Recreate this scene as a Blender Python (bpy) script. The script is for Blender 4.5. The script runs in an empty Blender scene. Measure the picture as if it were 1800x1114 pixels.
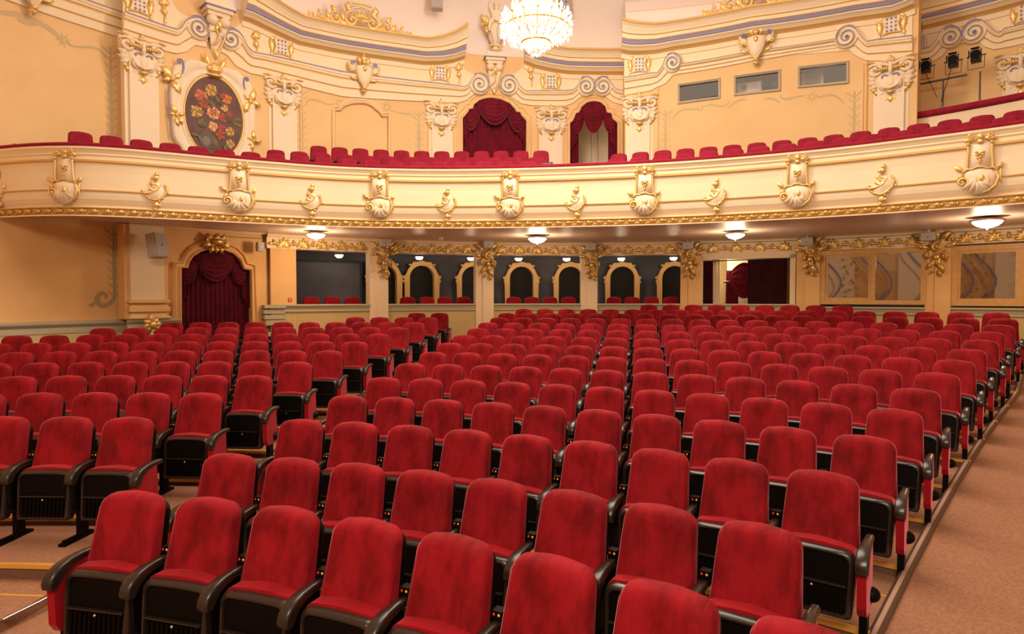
import bpy, math, random
from mathutils import Vector, Matrix
from mathutils.geometry import delaunay_2d_cdt
pi = math.pi
sin, cos = math.sin, math.cos
scene = bpy.context.scene
COL = scene.collection

# ------------------------------------------------------------------ camera
EYE = 2.163                 # eye height above the floor of the front row
FPX, PITCH = 1125.4, 0.0295
cam_d = bpy.data.cameras.new('camera'); cam = bpy.data.objects.new('camera', cam_d); COL.objects.link(cam)
cam_d.sensor_width = 36.0; cam_d.lens = 36.0 * FPX / 1800.0; cam_d.clip_start = 0.05; cam_d.clip_end = 200
cam.location = (0, 0, EYE); cam.rotation_euler = (pi / 2 - PITCH, 0, 0)
scene.camera = cam
scene.view_settings.view_transform = 'Standard'; scene.view_settings.look = 'None'
scene.view_settings.gamma = 1.0; scene.view_settings.use_curve_mapping = False
scene.view_settings.exposure = 0.12

# ------------------------------------------------------------------ world, chandelier light and added fill lights
world = bpy.data.worlds.new('World'); scene.world = world; world.use_nodes = True
bg = world.node_tree.nodes['Background']; bg.inputs[0].default_value = (1.0, 0.70, 0.46, 1); bg.inputs[1].default_value = 0.42

def lamp(name, kind, loc, energy, color=(1, .82, .6), size=.3, rot=None, sizey=None):
    d = bpy.data.lights.new(name, kind); d.energy = energy; d.color = color
    if kind == 'AREA':
        d.size = size
        if sizey: d.shape = 'RECTANGLE'; d.size_y = sizey
    else:
        d.shadow_soft_size = size
    o = bpy.data.objects.new(name, d); COL.objects.link(o); o.location = loc
    if rot: o.rotation_euler = rot
    return o
CHX, CHY, CHZ = 0.41, 11.0, 6.75        # chandelier centre
lamp('added_front_fill', 'AREA', (-1.0, -2.5, 7.0), 560, (1, .82, .64), 5.0, (math.radians(52), 0, math.radians(-8)), 2.0)  # added fill above and behind the camera, no visible source
lamp('added_overhead_fill', 'AREA', (0.5, 8.0, 10.5), 760, (1, .86, .70), 6.0, (0, 0, 0), 6.0)  # added overhead fill out of view, not a known lamp
lamp('chandelier_light', 'POINT', (CHX, CHY, CHZ), 520, (1, .85, .68), .6)
lamp('added_ceiling_uplight', 'POINT', (CHX, CHY, CHZ + 1.6), 360, (1, .88, .76), .4)  # extra point light above the bulbs, added to brighten the ceiling

# ------------------------------------------------------------------ materials
MATS = {}
def mat(name, col, rough=.6, metal=0., bump=0., bscale=20., var=0., vscale=3., col2=None, sheen=0., emit=None, estr=0., coat=0., spec=.5, objspace=True):
    if name in MATS: return MATS[name]
    m = bpy.data.materials.new(name); m.use_nodes = True
    nt = m.node_tree; b = nt.nodes['Principled BSDF']
    b.inputs['Base Color'].default_value = (*col, 1); b.inputs['Roughness'].default_value = rough
    b.inputs['Metallic'].default_value = metal
    b.inputs['Specular IOR Level'].default_value = spec
    if coat: b.inputs['Coat Weight'].default_value = coat
    if sheen: b.inputs['Sheen Weight'].default_value = sheen
    if emit: b.inputs['Emission Color'].default_value = (*emit, 1); b.inputs['Emission Strength'].default_value = estr
    if var or bump:
        tc = nt.nodes.new('ShaderNodeTexCoord')
    if var:
        n = nt.nodes.new('ShaderNodeTexNoise'); n.inputs['Scale'].default_value = vscale; n.inputs['Detail'].default_value = 5
        nt.links.new(tc.outputs['Object'], n.inputs['Vector'])
        r = nt.nodes.new('ShaderNodeValToRGB'); r.color_ramp.elements[0].position = .35; r.color_ramp.elements[1].position = .65
        c2 = col2 or tuple(c * (1 - var) for c in col)
        r.color_ramp.elements[0].color = (*c2, 1); r.color_ramp.elements[1].color = (*col, 1)
        nt.links.new(n.outputs['Fac'], r.inputs['Fac']); nt.links.new(r.outputs['Color'], b.inputs['Base Color'])
    if bump:
        n2 = nt.nodes.new('ShaderNodeTexNoise'); n2.inputs['Scale'].default_value = bscale; n2.inputs['Detail'].default_value = 3
        nt.links.new(tc.outputs['Object'], n2.inputs['Vector'])
        bp = nt.nodes.new('ShaderNodeBump'); bp.inputs['Strength'].default_value = bump; bp.inputs['Distance'].default_value = .01
        nt.links.new(n2.outputs['Fac'], bp.inputs['Height']); nt.links.new(bp.outputs['Normal'], b.inputs['Normal'])
    MATS[name] = m
    return m

def velvet(name, c1, c2, seams=True, sheen=.6, tint=(1, .25, .3)):
    m = bpy.data.materials.new(name); m.use_nodes = True; nt = m.node_tree; b = nt.nodes['Principled BSDF']; L = nt.links
    b.inputs['Roughness'].default_value = .75; b.inputs['Specular IOR Level'].default_value = .15
    b.inputs['Sheen Weight'].default_value = sheen; b.inputs['Sheen Roughness'].default_value = .27
    b.inputs['Sheen Tint'].default_value = (*tint, 1)
    tc = nt.nodes.new('ShaderNodeTexCoord'); oi = nt.nodes.new('ShaderNodeObjectInfo')
    add = nt.nodes.new('ShaderNodeVectorMath'); add.operation = 'ADD'
    mul = nt.nodes.new('ShaderNodeMath'); mul.operation = 'MULTIPLY'; mul.inputs[1].default_value = 37.0
    L.new(oi.outputs['Random'], mul.inputs[0]); L.new(tc.outputs['Object'], add.inputs[0]); L.new(mul.outputs[0], add.inputs[1])
    mp = nt.nodes.new('ShaderNodeMapping'); mp.inputs['Scale'].default_value = (1.5, 1, .8); L.new(add.outputs[0], mp.inputs['Vector'])
    n = nt.nodes.new('ShaderNodeTexNoise'); n.inputs['Scale'].default_value = 4.5; n.inputs['Detail'].default_value = 6; n.inputs['Roughness'].default_value = .65
    L.new(mp.outputs[0], n.inputs['Vector'])
    r = nt.nodes.new('ShaderNodeValToRGB'); r.color_ramp.elements[0].position = .36; r.color_ramp.elements[1].position = .60
    r.color_ramp.elements[0].color = (*c2, 1); r.color_ramp.elements[1].color = (*c1, 1)
    L.new(n.outputs['Fac'], r.inputs['Fac']); L.new(r.outputs['Color'], b.inputs['Base Color'])
    nf = nt.nodes.new('ShaderNodeTexNoise'); nf.inputs['Scale'].default_value = 260; L.new(tc.outputs['Object'], nf.inputs['Vector'])
    bp = nt.nodes.new('ShaderNodeBump'); bp.inputs['Strength'].default_value = .25; bp.inputs['Distance'].default_value = .002
    L.new(nf.outputs['Fac'], bp.inputs['Height'])
    if seams:
        w = nt.nodes.new('ShaderNodeTexWave'); w.wave_type = 'BANDS'; w.bands_direction = 'X'; w.inputs['Scale'].default_value = 5.3
        w.inputs['Phase Offset'].default_value = pi / 2
        L.new(tc.outputs['Object'], w.inputs['Vector'])
        rr = nt.nodes.new('ShaderNodeValToRGB'); rr.color_ramp.elements[0].position = 0; rr.color_ramp.elements[1].position = .06
        L.new(w.outputs['Fac'], rr.inputs['Fac'])
        b2 = nt.nodes.new('ShaderNodeBump'); b2.inputs['Strength'].default_value = .35; b2.inputs['Distance'].default_value = .006
        L.new(rr.outputs['Color'], b2.inputs['Height']); L.new(bp.outputs['Normal'], b2.inputs['Normal']); L.new(b2.outputs['Normal'], b.inputs['Normal'])
    else:
        L.new(bp.outputs['Normal'], b.inputs['Normal'])
    MATS[name] = m
    return m

RED = velvet('red_velvet', (.30, .0060, .012), (.15, .0025, .005), sheen=1.0, tint=(1, .34, .42))
REDP = velvet('red_velvet_plain', (.34, .0065, .013), (.26, .0045, .009), seams=False, sheen=1.0, tint=(1, .34, .42))
REDB = velvet('balcony_velvet', (.30, .012, .034), (.24, .008, .024), seams=False)
DRAPE = velvet('drape_velvet', (.17, .006, .020), (.11, .004, .012), seams=False, sheen=.3)
DRAPE_D = velvet('dark_drape_velvet', (.10, .004, .012), (.05, .002, .006), seams=False, sheen=.15)
DRAPE_N = velvet('deep_maroon_velvet', (.035, .003, .007), (.02, .002, .004), seams=False, sheen=.1)
BLACK = mat('black_plastic', (.0032, .0018, .0015), .5, bump=.15, bscale=180, spec=.10)
GLOSS = mat('worn_black_plastic', (.022, .013, .009), .30, spec=.6)
METAL = mat('dark_steel', (.10, .09, .085), .4, metal=.8)
STEEL = mat('bright_steel', (.62, .56, .50), .3, metal=1.)
REDDOT = mat('red_socket', (.8, .03, .01), .4)
YELDOT = mat('yellow_socket', (.9, .55, .05), .4)
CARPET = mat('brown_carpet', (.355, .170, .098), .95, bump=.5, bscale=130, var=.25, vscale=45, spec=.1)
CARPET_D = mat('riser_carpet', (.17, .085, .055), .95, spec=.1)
BRASS = mat('yellow_nosing', (.80, .42, .08), .35, metal=.35)
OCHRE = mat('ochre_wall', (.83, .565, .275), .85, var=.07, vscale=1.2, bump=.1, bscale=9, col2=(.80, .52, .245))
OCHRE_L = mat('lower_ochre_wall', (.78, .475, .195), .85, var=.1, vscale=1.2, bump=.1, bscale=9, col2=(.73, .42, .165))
CREAM = mat('cream_plaster', (.88, .715, .475), .7, bump=.05, bscale=14)
CREAM2 = mat('pale_cream_plaster', (.88, .72, .52), .7)
GOLD = mat('gilding', (.84, .57, .21), .36, metal=.5, bump=.3, bscale=35)
GOLDD = mat('old_gilding', (.66, .42, .13), .36, metal=.6, bump=.5, bscale=45)
GOLDP = mat('gold_paint', (.66, .40, .12), .5, metal=.25)
BLUE = mat('blue_paint', (.27, .26, .50), .6)
BEIGE = mat('beige_plaster', (.82, .63, .42), .7)
STONE = mat('stone_grey_moulding', (.46, .40, .27), .7)
OLIVE = mat('olive_plaster', (.62, .46, .20), .85, var=.1, vscale=2)
CEIL = mat('ceiling_plaster', (.88, .76, .69), .85, var=.04, vscale=.6)
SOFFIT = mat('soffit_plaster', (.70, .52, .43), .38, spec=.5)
NAVY = mat('box_wall_blue', (.070, .070, .095), .8, var=.4, vscale=1.1, col2=(.12, .115, .14))
DARK = mat('painted_arch_darkness', (.008, .008, .007), .8)
PAINTD = mat('painted_scrollwork', (.40, .30, .16), .8)
PAINTU = mat('pale_painted_scrollwork', (.60, .44, .23), .8)
WOOD = mat('light_oak', (.64, .36, .12), .45, var=.12, vscale=8)
WHITE = mat('white_casing', (.70, .62, .55), .5)
SPKR = mat('grey_speaker_casing', (.50, .45, .42), .5)
LAMPG = mat('lit_lamp_glass', (1, .95, .85), .3, emit=(1, .80, .55), estr=14)
BULB = mat('lit_bulb', (1, .95, .85), .3, emit=(1, .86, .66), estr=30)
CRYST = mat('crystal', (.98, .97, .95), .1, emit=(1, .93, .82), estr=0.0, spec=1.)
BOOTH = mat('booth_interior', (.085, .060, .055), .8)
GREYF = mat('grey_green_frame', (.48, .40, .27), .6)

def glass(name, tint=(.9, .85, .8), refl=.35, rough=.02):
    m = bpy.data.materials.new(name); m.use_nodes = True; nt = m.node_tree; nt.nodes.remove(nt.nodes['Principled BSDF'])
    out = nt.nodes['Material Output']; mx = nt.nodes.new('ShaderNodeMixShader'); t = nt.nodes.new('ShaderNodeBsdfTransparent')
    g = nt.nodes.new('ShaderNodeBsdfGlossy'); g.inputs['Roughness'].default_value = rough; g.inputs['Color'].default_value = (.9, .80, .74, 1)
    t.inputs['Color'].default_value = (*tint, 1); mx.inputs[0].default_value = refl
    nt.links.new(t.outputs[0], mx.inputs[1]); nt.links.new(g.outputs[0], mx.inputs[2]); nt.links.new(mx.outputs[0], out.inputs[0])
    MATS[name] = m; return m
GLASSM = glass('booth_glass', (.55, .50, .46), .32)
ROUGHP = mat('rough_plaster', (.88, .72, .52), .75, bump=1.0, bscale=11)
GLASSW = glass('window_glass', (.85, .8, .78), .03)

# ------------------------------------------------------------------ mesh builder
class MB:
    def __init__(s): s.v = []; s.f = []; s.m = []; s.mats = []; s.cur = 0
    def use(s, m):
        if m not in s.mats: s.mats.append(m)
        s.cur = s.mats.index(m); return s
    def face(s, idx): s.f.append(tuple(idx)); s.m.append(s.cur)
    def grid(s, rows, closeu=False, closev=False):
        """rows: list of equal-length point lists"""
        b = len(s.v); nr = len(rows); nc = len(rows[0])
        for r in rows: s.v.extend([tuple(p) for p in r])
        for i in range(nr if closev else nr - 1):
            for j in range(nc if closeu else nc - 1):
                a = b + i * nc + j; a2 = b + i * nc + (j + 1) % nc
                c = b + ((i + 1) % nr) * nc + j; c2 = b + ((i + 1) % nr) * nc + (j + 1) % nc
                s.face((a, a2, c2, c))
        return b
    def cap(s, pts, flip=False):
        b = len(s.v); s.v.extend([tuple(p) for p in pts]); r = list(range(b, b + len(pts)))
        s.face(r[::-1] if flip else r)
    def box(s, x0, x1, y0, y1, z0, z1, M=None):
        P = [Vector((x, y, z)) for z in (z0, z1) for y in (y0, y1) for x in (x0, x1)]
        if M: P = [M @ p for p in P]
        b = len(s.v); s.v.extend([tuple(p) for p in P])
        for q in ((0, 2, 3, 1), (4, 5, 7, 6), (0, 1, 5, 4), (2, 6, 7, 3), (0, 4, 6, 2), (1, 3, 7, 5)): s.face([b + i for i in q])
    def tube(s, pts, rad, n=6, caps=True, sq=1.0):
        pts = [Vector(p) for p in pts]
        if not hasattr(rad, '__len__'): rad = [rad] * len(pts)
        rows = []; up = None
        for i, p in enumerate(pts):
            t = (pts[min(i + 1, len(pts) - 1)] - pts[max(i - 1, 0)])
            if t.length < 1e-9: t = Vector((0, 0, 1))
            t.normalize()
            if up is None:
                up = Vector((0, -1, 0)) if abs(t.y) < .9 else Vector((0, 0, 1))
            up = (up - t * up.dot(t))
            if up.length < 1e-6: up = t.orthogonal()
            up.normalize(); sd = t.cross(up)
            rows.append([p + sd * (cos(2 * pi * k / n) * rad[i]) + up * (sin(2 * pi * k / n) * rad[i] * sq) for k in range(n)])
        s.grid(rows, closeu=True)
        if caps: s.cap(rows[0], True); s.cap(rows[-1])
    def blob(s, c, r, nu=8, nv=5):
        rows = []
        for i in range(nv + 1):
            a = -pi / 2 + pi * i / nv
            rows.append([(c[0] + r[0] * cos(a) * cos(2 * pi * j / nu), c[1] + r[1] * cos(a) * sin(2 * pi * j / nu), c[2] + r[2] * sin(a)) for j in range(nu)])
        s.grid(rows, closeu=True)
    def lathe(s, c, prof, n=20):
        rows = [[(c[0] + r * cos(2 * pi * j / n), c[1] + r * sin(2 * pi * j / n), c[2] + z) for j in range(n)] for r, z in prof]
        s.grid(rows, closeu=True)
    def leaf(s, x, z, ang, L, w, curl=0., h=.03, lobes=3, y=0.):
        n = 4 * lobes if lobes > 1 else 7; px, pz, a = x, z, ang; rows = []; h *= .85
        for i in range(n + 1):
            u = i / n
            ww = w * (max(0, sin(pi * min(u * .95 + .05, 1))) ** .7) * (.60 + (.5 * (1 - (u * lobes) % 1) if lobes > 1 else .4)) * .56
            nx, nz = -sin(a), cos(a)
            hh = h * (.35 + sin(pi * min(1, u * 1.0)))
            rows.append([(px + nx * ww, y - .004, pz + nz * ww), (px + nx * ww * .45, y - hh * .8, pz + nz * ww * .45), (px, y - hh * .62, pz),
                         (px - nx * ww * .45, y - hh * .8, pz - nz * ww * .45), (px - nx * ww, y - .004, pz - nz * ww)])
            a += curl / n; px += cos(a) * L / n; pz += sin(a) * L / n
        s.grid(rows)
    def scroll(s, x, z, r0, a0, turns, d, rad, y=-.02, n=22, end=.12, sq=1.0):
        """spiral starting on radius r0 around centre, winding inward; d=+1 counter-clockwise in x,z"""
        pts = []; rr = []
        for i in range(n + 1):
            u = i / n; a = a0 + d * turns * 2 * pi * u; r = r0 * (1 - u * (1 - end))
            pts.append((x + r * cos(a), y, z + r * sin(a))); rr.append(rad * (1 - .45 * u))
        s.tube(pts, rr, 6, sq=sq)
        s.blob(pts[-1], (rad * 1.2, rad * 1.2, rad * 1.2), 6, 4)
    def build(s, name, m=None, parent=None, smooth=True, sharp=None):
        me = bpy.data.meshes.new(name); me.from_pydata(s.v, [], s.f)
        if s.mats:
            for q in s.mats: me.materials.append(q)
            me.polygons.foreach_set('material_index', s.m)
        else: me.materials.append(m)
        if smooth:
            me.polygons.foreach_set('use_smooth', [True] * len(me.polygons))
        me.validate(); me.update()
        if smooth and sharp is not None:
            me.set_sharp_from_angle(angle=math.radians(sharp))
        o = bpy.data.objects.new(name, me); COL.objects.link(o)
        if parent: o.parent = parent
        return o

def empty(name, loc=(0, 0, 0), rz=0):
    o = bpy.data.objects.new(name, None); COL.objects.link(o); o.location = loc; o.rotation_euler = (0, 0, rz); o.empty_display_size = .1
    return o
def tag(o, label, cat, group=None, kind=None):
    o['label'] = label; o['category'] = cat
    if group: o['group'] = group
    if kind: o['kind'] = kind
    return o
def struct(o): o['kind'] = 'structure'; return o
def dup(root, loc, rz, label, cat, group):
    r = root.copy(); COL.objects.link(r); r.location = loc; r.rotation_euler = (0, 0, rz); tag(r, label, cat, group)
    for ch in list(root.children):
        c = ch.copy(); COL.objects.link(c); c.parent = r
        for g in ch.children:
            d = g.copy(); COL.objects.link(d); d.parent = c
    return r
ORD = ['first', 'second', 'third', 'fourth', 'fifth', 'sixth', 'seventh', 'eighth', 'ninth', 'tenth', 'eleventh', 'twelfth', 'thirteenth', 'fourteenth', 'fifteenth', 'sixteenth', 'seventeenth', 'eighteenth', 'nineteenth', 'twentieth']

# ------------------------------------------------------------------ sight lines: a bearing from the eye meets a wall, a height or a depth
CP, SP = cos(PITCH), sin(PITCH)
def ray(px, py):
    dx = (px - 900) / FPX; dz = (557 - py) / FPX
    return Vector((dx, CP + dz * SP, -SP + dz * CP))
CWX, CWY, RW = 1.5, 6.1, 11.6        # the horseshoe wall: centre and radius
def wp(px, py, R=RW):
    """angle around the horseshoe and height where a bearing meets the wall of radius R"""
    d = ray(px, py); a = d.x ** 2 + d.y ** 2; b = -2 * (d.x * CWX + d.y * CWY); c = CWX ** 2 + CWY ** 2 - R * R
    t = (-b + math.sqrt(b * b - 4 * a * c)) / (2 * a)
    x, y = d.x * t, d.y * t
    return math.atan2(x - CWX, y - CWY), EYE + d.z * t
def P(R, t, z): return (CWX + R * sin(t), CWY + R * cos(t), z)
def at_z(px, py, z):
    d = ray(px, py); t = (z - EYE) / d.z; return Vector((d.x * t, d.y * t, z))
def at_y(px, py, y):
    d = ray(px, py); t = y / d.y; return Vector((d.x * t, y, EYE + d.z * t))
# ------------------------------------------------------------------ seats
SP_ = .55
def rrect(w0, w1, h, r, n=7, top_arch=.012):
    """rounded outline, width w0 at the bottom, w1 at the top; returns (x,z) counter-clockwise from bottom left"""
    pts = []
    def arc(cx, cz, a0, a1, rx, rz):
        for i in range(n + 1):
            a = a0 + (a1 - a0) * i / n; pts.append((cx + rx * cos(a), cz + rz * sin(a)))
    rb = r * .45
    arc(-w0 / 2 + rb, rb, pi * 1.5, pi, rb, rb)
    for k in (1, 2, 3): pts.append((-(w0 + (w1 - w0) * k / 4) / 2, rb + (h - r - rb) * k / 4))
    arc(-w1 / 2 + r, h - r, pi, pi / 2, r, r)
    for k in (1, 2, 3, 4, 5): pts.append((-w1 / 2 + r + (w1 - 2 * r) * k / 6, h + top_arch * sin(pi * k / 6)))
    arc(w1 / 2 - r, h - r, pi / 2, 0, r, r)
    for k in (3, 2, 1): pts.append(((w0 + (w1 - w0) * k / 4) / 2, rb + (h - r - rb) * k / 4))
    arc(w0 / 2 - rb, rb, 0, -pi / 2, rb, rb)
    return pts
def pad(mb, out, rings, z0, yfun, front=True):
    """rings: (scale-inset metres, y offset)"""
    cz = sum(p[1] for p in out) / len(out); rows = []
    for ins, dy in rings:
        row = []
        for x, z in out:
            vx, vz = x, z - cz; l = math.hypot(vx, vz) or 1
            k = max(0., 1 - ins / l) if ins < 5 else 0.
            # inset axis-wise so that corners keep their roundness
            mx = max(abs(q[0]) for q in out); mz = max(abs(q[1] - cz) for q in out)
            xx = vx * max(0, (mx - ins) / mx); zz = vz * max(0, (mz - ins) / mz)
            row.append((xx, dy + yfun(cz + zz), z0 + cz + zz))
        rows.append(row)
    mb.grid(rows, closeu=True)
    mb.cap(rows[0], False)
    if front: mb.cap(rows[-1], True)

BACKLEAN = lambda z: -(.57 - z) * .25 - .035
SEATLEAN = lambda z: -.262 - (.40 - z) * .10

def seat_parts(root, left, right, detail, red=RED, redp=REDP, backonly=False):
    # backrest
    mb = MB(); out = rrect(.475, .425, .575, .085)
    pad(mb, out, [(0, .035), (0, .0), (.006, -.025), (.018, -.042), (.045, -.052), (.10, -.050), (.16, -.044), (.205, -.040)], .375, BACKLEAN)
    mb.build('backrest', red, root)
    mb = MB(); out = rrect(.46, .415, .562, .085)
    pad(mb, [(x * 1.0, z) for x, z in out], [(.03, .105), (.008, .095), (0, .075), (0, .048), (.02, .040)], .345, BACKLEAN)
    mb.build('back_shell', BLACK, root)
    if backonly: return
    # tipped-up seat: cushion, pan
    mb = MB(); out = rrect(.44, .455, .385, .05)
    pad(mb, out, [(.02, .135), (.005, .125), (0, .10), (0, .0)], .19, SEATLEAN)
    mb.build('seat_cushion', redp, root)
    mb = MB().use(GLOSS); out = rrect(.44, .465, .40, .06, top_arch=.004)
    pad(mb, out, [(0, .02), (0, -.026), (.006, -.042), (.018, -.052), (.030, -.052), (.034, -.038)], .165, SEATLEAN, False)
    mb.use(BLACK); o2 = [(x * .86, .03 + z * .86) for x, z in out]
    pad(mb, [(x * .86, .028 + z * .87) for x, z in out], [(-.012, -.030), (-.012, -.038), (.0, -.039)], .165, SEATLEAN)
    # perforated plate and ribbed plate
    z = .365
    mb.use(GLOSS); mb.box(-.19, .19, SEATLEAN(z - .165) - .062, SEATLEAN(z - .165) - .04, z - .006, z + .003)
    mb.use(BLACK)
    if detail:
        for i in range(11):
            x = -.165 + i * .033; y0 = SEATLEAN(.03)
            mb.grid([[(x - .008, SEATLEAN(zz) - .044, .165 + zz), (x - .004, SEATLEAN(zz) - .054, .165 + zz), (x + .004, SEATLEAN(zz) - .054, .165 + zz), (x + .008, SEATLEAN(zz) - .044, .165 + zz)] for zz in (.035, .185)])
        mb.use(GLOSS)
        for j in range(6):
            for i in range(15):
                x = -.162 + i * .0232 + (j % 2) * .0116; zz = .222 + j * .0225; y = SEATLEAN(zz) - .0425
                if abs(x) < .175: mb.grid([[(x - .005, y, .165 + zz), (x + .005, y, .165 + zz)], [(x - .004, y - .003, .168 + zz), (x + .004, y - .003, .168 + zz)]])
    mb.build('seat_pan', None, root, sharp=40)
    pan = root.children[-1] if False else [c for c in root.children if c.name.startswith('seat_pan')][-1]
    if detail:
        mb = MB(); mb.lathe((0, 0, 0), [(0, .012), (.006, .011), (.010, .006), (.011, 0)], 8)
        s = mb.build('screw', STEEL, pan); s.rotation_euler = (pi / 2, 0, 0); s.location = (0, SEATLEAN(.165) - .048, .335)
    def standard(x, end):
        # armrest with a drooping nose
        mb = MB(); side = [(-.03, .612), (-.10, .618), (-.18, .618), (-.25, .612), (-.31, .598), (-.355, .575), (-.385, .543), (-.398, .508), (-.392, .478), (-.375, .468), (-.345, .468), (-.325, .490), (-.295, .530), (-.24, .558), (-.15, .572), (-.03, .574)]
        cyy, czz = -.22, .56
        def wd(y): return .023 + .013 * min(1, max(0, (-y - .12) / .2))
        rows = []
        for sg, red_, ins in ((-1, 0, .012), (-1, .003, .004), (-1, .010, 0), (1, .010, 0), (1, .003, .004), (1, 0, .012)):
            row = []
            for i, (y, z) in enumerate(side):
                a_ = side[i - 1]; b_ = side[(i + 1) % len(side)]; ty, tz = b_[0] - a_[0], b_[1] - a_[1]; l = math.hypot(ty, tz) or 1
                row.append((x + sg * (wd(y) - red_), y - tz / l * ins, z + ty / l * ins))
            rows.append(row)
        mb.grid(rows, closeu=True); mb.cap(rows[0]); mb.cap(rows[-1], True)
        mb.build('armrest', GLOSS, root, sharp=50)
        # panel below
        mb = MB(); hw = .026 if end else .014
        pts = [(-.365, .50), (-.31, .56), (-.12, .590), (-.10, .30), (-.13, .215), (-.32, .205), (-.355, .26)] if end else [(-.345, .50), (-.30, .56), (-.12, .590), (-.12, .26), (-.30, .24), (-.335, .30)]
        A = [(x - hw, y, z) for y, z in pts]; B = [(x + hw, y, z) for y, z in pts]
        mb.grid([A, B], closeu=True); mb.cap(A); mb.cap(B, True)
        p = mb.build('side_panel', redp if end else BLACK, root, smooth=False)
        if end:
            bv = p.modifiers.new('bevel', 'BEVEL'); bv.width = .008; bv.segments = 2
            p['label'] = 'red upholstered side panel'
        mb = MB(); mb.box(x - .022, x + .022, -.285, -.20, .02, .26)
        mb.box(x - .028, x + .028, -.47, -.12, .0, .022); mb.box(x - .02, x + .02, -.44, -.16, .022, .038)
        mb.build('leg', BLACK, root, smooth=False)
        if end:
            sx = x + (.026 if x > 0 else -.026); sg = 1 if x > 0 else -1
            mb = MB(); rows = []
            for i in range(6):
                a = pi / 2 * i / 5; r = .045 * cos(a) + .001
                rows.append([(sx + sg * .05 * sin(a), -.155 + r * 1.25 * cos(2 * pi * j / 12), .285 + r * sin(2 * pi * j / 12)) for j in range(12)])
            mb.grid(rows, closeu=True); mb.build('aisle_light', BLACK, root)
    if left: standard(-SP_ / 2, left == 2)
    if right: standard(SP_ / 2, right == 2)
    # socket box between the backs
    if left == 2: return
    mb = MB(); mb.box(-SP_ / 2 - .028, -SP_ / 2 + .028, -.095, -.04, .585, .665)
    sb = mb.build('socket_box', BLACK, root, smooth=False)
    if detail:
        mb = MB(); mb.blob((-SP_ / 2 - .014, -.097, .648), (.008, .005, .008), 6, 4); mb.build('red_socket', REDDOT, sb)
        mb = MB(); mb.blob((-SP_ / 2 + .014, -.097, .648), (.008, .005, .008), 6, 4); mb.build('yellow_socket', YELDOT, sb)
        mb = MB(); mb.blob((-SP_ / 2 - .012, -.097, .612), (.005, .004, .005), 6, 4); mb.blob((-SP_ / 2 + .012, -.097, .612), (.005, .004, .005), 6, 4); mb.build('metal_stud', STEEL, sb)

CX, CY = -4.0457, -4.0796
CENTRE_ROWS = [(8.226, 0.000, 12.00, 7), (9.202, 0.000, 11.80, 8), (10.235, 0.075, 11.84, 9), (11.225, 0.150, 11.74, 10), (12.233, 0.224, 11.67, 11), (13.240, 0.297, 11.52, 12), (14.211, 0.374, 11.53, 13), (15.136, 0.452, 11.45, 14), (16.104, 0.527, 11.37, 15), (17.074, 0.605, 11.41, 16), (18.068, 0.682, 11.30, 17), (19.051, 0.761, 11.39, 18), (20.044, 0.843, 11.30, 19), (20.873, 0.930, 12.04, 19), (21.762, 1.038, 20.28, 9)]
LEFT_ROWS = [(9.596, 0.181, -1.96, 3), (10.632, 0.236, -4.08, 4), (11.648, 0.292, -8.46, 6), (12.596, 0.362, -12.05, 8), (13.553, 0.431, -12.85, 9), (14.524, 0.499, -15.73, 11), (15.479, 0.572, -16.11, 12), (16.450, 0.643, -12.64, 11), (17.410, 0.706, -9.59, 10), (18.390, 0.779, 1.73, 4), (19.369, 0.853, 5.31, 2)]
def CPt(R, a, z): return (CX + R * sin(a), CY + R * cos(a), z)

protos = {}
def seat_at(R, a, z, left, right, detail, label, group, name='theatre_seat', cat='seat'):
    key = (name, left, right, detail)
    loc = CPt(R, a, z)
    if key not in protos:
        r = empty(name, loc, -a); seat_parts(r, left, right, detail); tag(r, label, cat, group); protos[key] = r; return r
    return dup(protos[key], loc, -a, label, cat, group)

for k, (R, z, a0, n) in enumerate(CENTRE_ROWS):
    extra = 1 if k == 0 else 0
    for j in range(n + extra):
        a = math.radians(a0) + j * SP_ / R
        left = 2 if j == 0 else 1; right = 2 if j == n + extra - 1 else 0
        row = 'rearmost' if k == len(CENTRE_ROWS) - 1 else ORD[k]
        frm = 'right end' if k == 14 else 'right aisle'
        if j == 0: pos = 'at the left end of'
        elif j == n + extra - 1: pos = 'beside the right aisle in' if k < 14 else 'at the right end of'
        else: pos = ORD[j] + ' from the left in'
        seat_at(R, a, z, left, right, k < 6, 'red velvet tip-up seat, %s the centre block\'s %s row' % (pos, row), 'seats in the centre block')
for k, (R, z, a0, n) in enumerate(LEFT_ROWS):
    extra = 1 if k in (0, 1, 2, 3) else 0
    for j in range(-extra, n):
        a = math.radians(a0) + j * SP_ / R
        right = 2 if j == n - 1 else 0
        d = n - 1 - j
        pos = 'on the aisle end of' if d == 0 else ORD[d] + ' from the aisle in'
        row = 'rearmost' if k == len(LEFT_ROWS) - 1 else ORD[k]
        seat_at(R, a, z, 1, right, k < 4, 'red velvet tip-up seat, %s the left block\'s %s row' % (pos, row), 'seats in the left block')

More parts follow.
